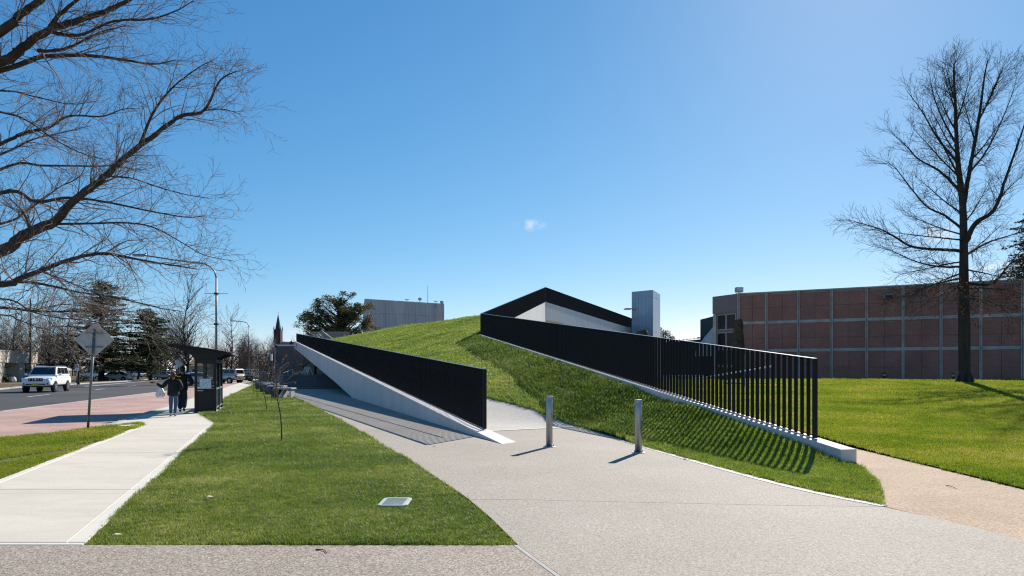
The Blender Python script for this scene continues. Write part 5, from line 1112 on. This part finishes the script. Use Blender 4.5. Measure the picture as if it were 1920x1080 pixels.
# ------------------------------------------------------------------ vehicles
def loft(sections, m, name, par, sub=1):
    mb = MB(); n_ = len(sections[0])
    for s_ in sections: mb.v += s_
    for i in range(len(sections) - 1):
        for k in range(n_): mb.f.append((i * n_ + k, i * n_ + (k + 1) % n_, (i + 1) * n_ + (k + 1) % n_, (i + 1) * n_ + k))
    mb.f.append(tuple(range(n_ - 1, -1, -1))); mb.f.append(tuple((len(sections) - 1) * n_ + k for k in range(n_)))
    return mb.build(name, m, par, smooth=True, sub=sub)
def car(name, label, loc, head, paint, spec, group, cat='car', scale=1.0):
    """local: +x forward. spec: L, W, H, clear, belt z, hood z, boot z, cabin base x0,x1, roof x0,x1, wheel r, wheelbase"""
    L, Wd, Hc, cl, belt, hood, boot, c0, c1, r0, r1, wr, wb, nwin = spec; c = thing(name, label, cat, loc, head, group); c.scale = (scale,) * 3
    hw = Wd / 2; hl = L / 2; secs = []
    def sec(x, w_, zb, zt): h_ = zt - zb; return [(x, -w_ * .9, zb), (x, -w_, zb + .18 * h_), (x, -w_, zb + .62 * h_), (x, -w_ * .94, zb + .93 * h_), (x, -w_ * .7, zt), (x, w_ * .7, zt), (x, w_ * .94, zb + .93 * h_), (x, w_, zb + .62 * h_), (x, w_, zb + .18 * h_), (x, w_ * .9, zb)]
    top = lambda x: hood - .10 * max(0, (x - c1) / (hl - c1)) if x > c1 else (boot if x < c0 else belt)
    for x, wf, tf in ((-hl, .80, .86), (-hl + .04, .93, .96), (-hl + .25, .985, 1), (c0 - .02, 1, 1), (c0 + .1, 1, 1), (0, 1, 1), (c1 - .15, 1, 1), (c1 + .02, 1, 1), (hl - .55, .985, 1), (hl - .22, .955, .97), (hl - .05, .86, .90), (hl, .72, .80)):
        secs.append(sec(x, hw * wf, cl + (.06 if abs(x) > hl - .1 else 0), cl + (top(x) - cl) * tf))
    body = loft(secs, M[paint], 'body', c, 2)
    wt, wbse = hw * .76, hw * .93; zb = belt - .05
    cab = MB().hexa([(c0, -wbse, zb), (c1, -wbse, zb), (c1, wbse, zb), (c0, wbse, zb)], [(r0, -wt, Hc), (r1, -wt, Hc), (r1, wt, Hc), (r0, wt, Hc)]).build('cabin', M[paint], c, bevel=.06)
    lo = {'f': [Vector((c1, -wbse, zb)), Vector((c1, wbse, zb)), Vector((r1, wt, Hc)), Vector((r1, -wt, Hc))], 'b': [Vector((c0, wbse, zb)), Vector((c0, -wbse, zb)), Vector((r0, -wt, Hc)), Vector((r0, wt, Hc))],
          'l': [Vector((c1, wbse, zb)), Vector((c0, wbse, zb)), Vector((r0, wt, Hc)), Vector((r1, wt, Hc))], 'r': [Vector((c0, -wbse, zb)), Vector((c1, -wbse, zb)), Vector((r1, -wt, Hc)), Vector((r0, -wt, Hc))]}
    def pane(nm, f, u0, u1, v0, v1):
        a, b, d, e = lo[f]; P_ = lambda u, v: a.lerp(b, u).lerp(e.lerp(d, u), v); nn = (b - a).cross(e - a).normalized() * .012; q = [P_(u0, v0), P_(u1, v0), P_(u1, v1), P_(u0, v1)]
        MB().hexa([p - nn * 2 for p in q], [p + nn for p in q]).build(nm, M['carglass'], c)
    pane('windscreen', 'f', .05, .95, .14, .92); pane('rear_window', 'b', .1, .9, .25, .86)
    for f in 'lr':
        for k in range(nwin): u = (k + .0) / nwin; pane('side_window', f, .05 + .9 * u + .012, .05 + .9 * (u + 1 / nwin) - .012, .2, .88)
    for sx in (-1, 1):
        for sy in (-1, 1):
            x, y = sx * wb / 2, sy * (hw - .10); wl_ = MB()
            ar = MB(); n_ = 20; ar.prism([(x + (wr + .07) * math.cos(k * 2 * math.pi / n_), sy * (hw - .12), wr + (wr + .07) * math.sin(k * 2 * math.pi / n_)) for k in range(n_)], (0, sy * .132, 0)); ar.build('wheel_arch', M['trim'], c)
            t_ = MB(); t_.tube([(x, y - .12, wr), (x, y + .14 * sy + (.0), wr)] if sy > 0 else [(x, y + .12, wr), (x, y - .14, wr)], wr, 20); ty = t_.build('tyre', M['tyre'], c, bevel=.03)
            yy = y + sy * .145; h_ = MB(); h_.tube([(x, yy - sy * .05, wr), (x, yy, wr)], wr * .62, 18)
            rm = h_.build('rim', M['rim'], ty, bevel=.01); sp = MB()
            for k in range(5): a = k * 2 * math.pi / 5 + .6; sp.prism([(x + wr * .5 * math.cos(a - .22), yy, wr + wr * .5 * math.sin(a - .22)), (x + wr * .5 * math.cos(a + .22), yy, wr + wr * .5 * math.sin(a + .22)), (x + wr * .22 * math.cos(a), yy, wr + wr * .22 * math.sin(a))], (0, sy * .004, 0))
            so = sp.build('rim_opening', M['trim'], ty); so['kind'] = 'stuff'
    zf = cl + (hood - cl) * .70
    for sy in (-1, 1):
        MB().hexa([(hl - .34, sy * hw * .93 - .04, zf - .07), (hl - .07, sy * hw * .52, zf - .09), (hl - .07, sy * hw * .80, zf - .09), (hl - .30, sy * (hw + .0), zf - .05)], [(hl - .38, sy * hw * .90 - .04, zf + .10), (hl - .10, sy * hw * .55, zf + .06), (hl - .12, sy * hw * .80, zf + .08), (hl - .36, sy * (hw - .01), zf + .10)]).build('headlight', M['lamp'], c, bevel=.015)
        MB().box((-hl + .07, sy * hw * .80, cl + (boot - cl) * .72), (.14, hw * .28, .2)).build('tail_light', M['tail'], c, bevel=.02)
        MB().box((c1 - .30, sy * (hw + .10), belt + .05), (.16, .2, .15)).build('mirror', M[paint], c, bevel=.04)
        for k in range(2): MB().box((c1 - 1.05 - k * 1.0, sy * (hw + .005), belt - .14), (.2, .03, .035)).build('door_handle', M[paint], c)
    MB().box((hl - .045, 0, zf - .03), (.09, hw * .92, .24)).build('grille', M['trim'], c, bevel=.02)
    for k in range(5): MB().box((hl - .0, -hw * .36 + k * hw * .18, zf + .0), (.03, .035, .17)).build('grille_bar', M['rim'], c)
    MB().tube([(hl - .02, 0, zf), (hl + .022, 0, zf)], .065, 14).build('badge', M['rim'], c)
    MB().box((hl - .02, 0, cl + .17), (.10, Wd * .62, .07)).build('lower_intake', M['trim'], c, bevel=.02)
    MB().box((hl + .035, 0, cl + .17), (.02, .42, .12)).build('number_plate', M['plate'], c); MB().box((-hl - .02, 0, cl + .38), (.02, .42, .12)).build('number_plate', M['plate'], c)
    MB().box((0, 0, cl + .02), (L * .8, Wd * .8, .12)).build('underbody', M['trim'], c)
    if spec is SUV:
        for sy in (-1, 1): MB().tube([(r0 + .1, sy * wt * .9, Hc + .05), (r1 - .25, sy * wt * .9, Hc + .05)], .025, 8).build('roof_rail', M['trim'], c); MB().box((hl - .06, sy * hw * .72, cl + .2), (.08, .16, .10)).build('fog_lamp', M['trim'], c, bevel=.02)
    return c
#        L     W     H     clr  belt  hood  boot  c0     c1    r0    r1   wr   wb  nwin
SUV   = (4.78, 1.90, 1.84, .42, 1.22, 1.16, 1.20, -2.28, 1.05, -2.0, .35, .38, 2.79, 3)
WAGON = (4.7, 1.85, 1.86, .45, 1.18, 1.12, 1.16, -2.30, .98, -2.15, .42, .38, 2.75, 3)
SEDAN = (4.75, 1.82, 1.46, .26, .95, .93, .98, -1.75, 1.15, -.95, .25, .32, 2.75, 2)
HATCH = (4.1, 1.72, 1.48, .25, .96, .94, .97, -1.95, 1.05, -1.45, .2, .30, 2.5, 2)
VAN   = (4.9, 1.85, 1.74, .28, 1.02, 1.0, 1.02, -2.38, 1.75, -2.15, .75, .32, 2.9, 3)
G = 'cars on the street'
hd = math.atan2(-.95, .31)
p = P(103, 735.5, ZR); fw = Vector((math.cos(hd), math.sin(hd), 0)); lf = Vector((-fw.y, fw.x, 0))
ctr = p - fw * 1.75 - lf * 1.05; car('four_wheel_drive', 'white four wheel drive with yellow plate driving towards the camera', (ctr.x, ctr.y, ZR), hd, 'white_paint', SUV, G, 'car', 1.10)
def park(name, label, px, Y, ang, paint, spec, cat='car', z=ZR, s_=1.0):
    q = A(px, 700, Y); return car(name, label, (q.x, Y, z), R(ang), paint, spec, G, cat, s_)
park('minivan', 'white minivan parked across the street behind the diamond sign pole', 176, 122, 170, 'white_paint', VAN)
park('sedan', 'silver sedan crossing the far side of the road', 222, 107, -4, 'pearl_paint', SEDAN)
park('hatchback', 'white hatchback beyond the silver sedan', 264, 150, -35, 'white_paint', HATCH)
park('sedan', 'blue grey sedan parked left of the woman walking', 312, 122, -12, 'blue_grey_paint', SEDAN)
park('wagon', 'pale far wagon above the blue grey sedan', 299, 152, 175, 'silver_paint', WAGON)
park('sedan', 'white sedan seen through the bus shelter glass', 372, 76, 40, 'white_paint', SEDAN)
park('wagon', 'silver and white station wagon parked right of the bus shelter', 424, 88, 160, 'silver_paint', WAGON)
park('hatchback', 'dark car parked behind the silver station wagon', 450, 102, 150, 'dark_paint', HATCH)
park('utility_truck', 'white vehicle at the end of the row by the second lamp post', 463, 122, 150, 'white_paint', WAGON)
park('sedan', 'small blue far car between wagon and bare tree', 449, 190, 20, 'blue_grey_paint', SEDAN)
park('hatchback', 'white far car above the silver station wagon', 418, 170, 160, 'white_paint', HATCH)
park('hatchback', 'far white car between the walking man and the shelter', 341, 135, -20, 'white_paint', HATCH)
# ------------------------------------------------------------------ people
def skin(name, verts, edges, radii, m, par, lv=2, sm=True):
    me = bpy.data.meshes.new(name); me.from_pydata(verts, edges, []); me.materials.append(m); me.update(); o = put(name, me, par, loc=(0, 0, 0))
    md = o.modifiers.new('skin', 'SKIN'); md.use_smooth_shade = sm; md.branch_smoothing = .6
    for i, r in enumerate(radii): me.skin_vertices[0].data[i].radius = r if hasattr(r, '__len__') else (r, r); me.skin_vertices[0].data[i].use_root = (i == 0)
    sd = o.modifiers.new('sub', 'SUBSURF'); sd.levels = lv; sd.render_levels = lv; return o
def chain(*ch):                                        # list of chains of (point, radius); shared points by equality
    vs, rs, es = [], [], []
    for c in ch:
        prev = None
        for p, r in c:
            if p in vs: i = vs.index(p)
            else: vs.append(p); rs.append(r); i = len(vs) - 1
            if prev is not None and (prev, i) not in es: es.append((prev, i))
            prev = i
    return vs, es, rs
def hand(par, wrist, dirv, side, name='hand'):         # palm, four fingers and a thumb
    w_ = Vector(wrist); d = Vector(dirv).normalized(); u = d.cross(Vector((0, 0, 1))); u = u.normalized() if u.length > .1 else Vector((1, 0, 0)); pal = w_ + d * .075
    ch = [[(tuple(w_), .022), (tuple(pal), (.036, .017))]]
    for k in range(4):
        b_ = pal + u * (.025 - .0165 * k); L = (.062, .074, .07, .055)[k]; b2 = b_ + d * L * .55; b3 = b2 + d * L * .3 + Vector((0, 0, -.02)); ch.append([(tuple(pal), (.036, .017)), (tuple(b_ + d * .02), .0095), (tuple(b2), .009), (tuple(b3), .0075)])
    t0 = w_ + d * .03 + u * .03; ch.append([(tuple(w_), .022), (tuple(t0), .012), (tuple(t0 + d * .045 + u * .02), .009)])
    return skin(name, *chain(*ch), M['skin'], par, 1)
def person(label, loc, rz, ht, j, top, trousers, shoe, hairm, cap=False, puffer=False):
    jw_ = 1.32 if puffer else 1.16
    r = thing('person', label, 'person', loc, rz); k = ht / 1.65; r.scale = (k, k, k)
    pel, wai, che, nec, hd_ = (0, 0, .90), (0, .01, 1.04), (0, .02, 1.25), (0, .02, 1.40), (0, .045, 1.53)
    body = chain([(pel, (.13, .10)), (wai, (.115, .09)), (che, (.15, .10)), (nec, .05), ((0, .03, 1.455), .048), (hd_, (.074, .088)), ((0, .05, 1.60), (.06, .075))],
                 *[[(che, (.15, .10)), (j['sh' + s_], .055), (j['el' + s_], .042), (j['wr' + s_], .028)] for s_ in 'LR'],
                 *[[(pel, (.13, .10)), (j['hip' + s_], .085), (j['kn' + s_], .058), (j['an' + s_], .038)] for s_ in 'LR'])
    skin('body', *body, M['skin'], r)
    J = lambda a, b: (a * jw_, b * jw_)
    b2 = chain([((0, 0, .76), J(.165, .135)), ((0, 0, .82), J(.172, .145)), ((0, .005, .93), J(.17, .142)), (wai, J(.165, .135)), ((0, .015, 1.15), J(.172, .14)), (che, J(.175, .13)), ((0, .02, 1.37), (.11, .095)), ((0, .025, 1.43), (.085, .085))], *[[(che, J(.175, .13)), (j['sh' + s_], .09 * jw_ ** .5), (j['el' + s_], .074 * jw_ ** .5), (j['wr' + s_], .055)] for s_ in 'LR'])
    jk = skin('jacket', *b2, M[top], r)
    if puffer:
        for i, z in enumerate((.93, 1.0, 1.07, 1.14, 1.21)):
            a = MB(); a.tube([(.158 * math.cos(t), .012 + .118 * math.sin(t), z) for t in [x * math.pi / 10 for x in range(21)]], .012, 6); a.build('quilt_seam', M[top], jk, loc=(0, 0, 0))
    b3 = chain([((0, 0, 1.0), (.125, .10)), ((0, -.005, .84), (.15, .125)), (j['hipL'], .098), (j['knL'], .075 if not cap else .09), (j['anL'], .06 if not cap else .085)], [((0, -.005, .84), (.15, .125)), (j['hipR'], .098), (j['knR'], .075 if not cap else .09), (j['anR'], .06 if not cap else .085)])
    skin('trousers', *b3, M[trousers], r)
    for s_ in 'LR':
        a = Vector(j['an' + s_]); f_ = Vector(j['ft' + s_]); h_ = a + Vector((0, -.05, -.055)) * 1.0
        skin('shoe', *chain([(tuple(a + Vector((0, -.01, .0))), .045), (tuple(a.lerp(f_, .15) + Vector((0, -.03, -.045))), (.045, .045)), (tuple(a.lerp(f_, .6) + Vector((0, 0, -.012))), (.045, .036)), (tuple(f_), (.038, .028))]), M[shoe], r)
        hand(r, j['wr' + s_], j['hd' + s_], s_)
    skin('hair', *chain([((0, .005, 1.455), (.06, .06)), ((0, .012, 1.50), (.088, .085)), ((0, .02, 1.56), (.098, .105)), ((0, .03, 1.62), (.085, .095)), ((0, .035, 1.665), (.035, .045))]), M[hairm], r)
    for s_ in (-1, 1): MB().lathe((s_ * .079, .05, 1.52), [(.012, -.03), (.022, 0), (.012, .03)], 8).build('ear', M['skin'], r, smooth=True)
    fc = MB(); fc.lathe((0, .138, 1.50), [(.006, .035), (.016, -.012), (.01, -.02)], 6); fc.build('nose', M['skin'], r, smooth=True)
    for s_ in (-1, 1): MB().lathe((s_ * .032, .122, 1.535), [(.004, -.008), (.012, 0), (.004, .008)], 8).build('eye', M['white'], r, smooth=True)
    MB().box((0, .126, 1.462), (.045, .012, .012)).build('mouth', M['tail'], r, bevel=.004)
    if cap: MB().lathe((0, .035, 1.585), [(.102, 0), (.10, .04), (.07, .085), (.02, .10)], 16).build('cap', M['trim'], r, smooth=True); MB().box((0, .15, 1.59), (.15, .10, .012)).build('cap_peak', M['trim'], r)
    return r
face = math.atan2(.332, .943)                          # walking along the path, away from the camera
wp = P(325, 781); 
jw = dict(shL=(-.19, .02, 1.33), elL=(-.36, -.05, 1.10), wrL=(-.56, .05, 1.24), hdL=(-.8, .3, .25), shR=(.19, .02, 1.33), elR=(.27, .0, 1.08), wrR=(.20, .2, 1.02), hdR=(-.3, .8, .0),
          hipL=(-.09, 0, .80), knL=(-.085, .06, .47), anL=(-.08, -.02, .10), ftL=(-.085, .13, .035), hipR=(.09, 0, .80), knR=(.085, .01, .46), anR=(.07, -.14, .11), ftR=(.08, .01, .035))
wo = person('person in black puffer jacket and jeans walking away with one arm out', wp, face, 1.60, jw, 'jacket', 'jeans', 'tan', 'hair', puffer=True)
mp_ = P(342, 772.5)
jm = dict(shL=(-.20, .02, 1.34), elL=(-.30, .0, 1.08), wrL=(-.26, .16, .93), hdL=(0, .7, -.5), shR=(.20, .02, 1.34), elR=(.34, -.08, 1.10), wrR=(.28, .12, .98), hdR=(-.2, .8, 0),
          hipL=(-.09, 0, .80), knL=(-.09, .12, .48), anL=(-.085, .10, .09), ftL=(-.085, .26, .035), hipR=(.09, 0, .80), knR=(.09, -.02, .46), anR=(.08, -.26, .16), ftR=(.08, -.14, .05))
mo = person('person in dark clothes and cap striding beside the bus shelter', mp_, face, 1.80, jm, 'jacket', 'navy', 'trim', 'trim', cap=True)
MB().box((-.10, -.115, 1.31), (.12, .012, .028)).build('jacket_lettering', M['yellow'], mo)
# carried things
Rm = Matrix.Rotation(face, 3, 'Z'); kf = 1.60 / 1.65
def onw(v): return wp + Rm @ (Vector(v) * kf)
b = thing('shopping_bag', 'white plastic shopping bag hanging from the arm of the person in jeans', 'bag', onw((-.44, -.0, .72)), face)
mb = MB(); rg = random.Random(3)
for i, (z, w_, d_) in enumerate(((0, .08, .04), (.03, .13, .07), (.12, .15, .085), (.2, .135, .07), (.30, .09, .05), (.38, .035, .025))):
    for kq in range(10): a = kq * .628; mb.v.append((w_ * math.cos(a) * (1 + .12 * rg.uniform(-1, 1)), d_ * math.sin(a) * (1 + .2 * rg.uniform(-1, 1)), z))
for i in range(5):
    for kq in range(10): mb.f.append((i * 10 + kq, i * 10 + (kq + 1) % 10, i * 10 + 10 + (kq + 1) % 10, i * 10 + 10 + kq))
mb.f.append(tuple(range(9, -1, -1))); mb.build('sack', M['bag'], b, smooth=True)
for s_ in (-1, 1): MB().tube([(s_ * .03, 0, .36), (s_ * .02, 0, .43), (0, 0, .48)], .008, 5).build('handle', M['bag'], b)
MB().box((.03, -.088, .10), (.10, .008, .07), .2).build('print', M['sign_back'], b)
ph = thing('phone', 'dark phone or wallet held out by the person in jeans', 'phone', onw((-.70, .10, 1.27)), face + .4); MB().box((0, 0, 0), (.16, .09, .05)).build('case', M['trim'], ph, bevel=.01); MB().box((0, 0, .026), (.13, .07, .004)).build('screen', M['darkglass'], ph)
# ------------------------------------------------------------------ small litter
def leaf(label, p, m, sz):
    rg = random.Random(int(p.x * 1000)); a = rg.random() * 6; v = [(sz * math.cos(a + t) * r_, sz * math.sin(a + t) * r_, .006 + .02 * abs(math.sin(t * 2)) * sz * 8) for t, r_ in ((0, 1), (.8, .6), (1.8, .5), (3.1, 1), (4.2, .5), (5.4, .6))]
    o = MB().add(v, [tuple(range(6))]).build('fallen_leaf', M[m], loc=p); tag(o, label, 'leaf', 'fallen leaves and twigs')
for lab, px, py, z, m, sz in (('pale fallen leaf in the lawn near the footpath edge', 220, 1003, .06, 'cream', .05), ('pale fallen leaf in the lawn left of the nearest sapling', 393, 932, .06, 'cream', .06), ('small white scrap on the far lawn', 472, 743, .06, 'white', .22), ('white scrap of litter on the brick bay', 184, 762, ZR + .02, 'bag', .12), ('brown leaf at the shadow tip of the balustrade', 815, 837, .006, 'rust_leaf', .05), ('brown fallen leaf by the grass bank kerb', 1285, 861, .006, 'leaf_litter', .06)):
    leaf(lab, P(px, py, z), m, sz)
def twig(label, a, b, bend):
    o = MB().tube([a, a.lerp(b, .5) + Vector(bend), b], [.006, .005, .003], 5).build('fallen_twig', M['bark']); tag(o, label, 'twig', 'fallen leaves and twigs')
twig('thin fallen twig on the paving before the lawn edge', P(592, 1030, .006), P(613, 1037, .006), (.02, .03, .004)); twig('fallen twig on the gravel path', P(1774, 910, .006), P(1794, 916, .006), (0, .03, .01))
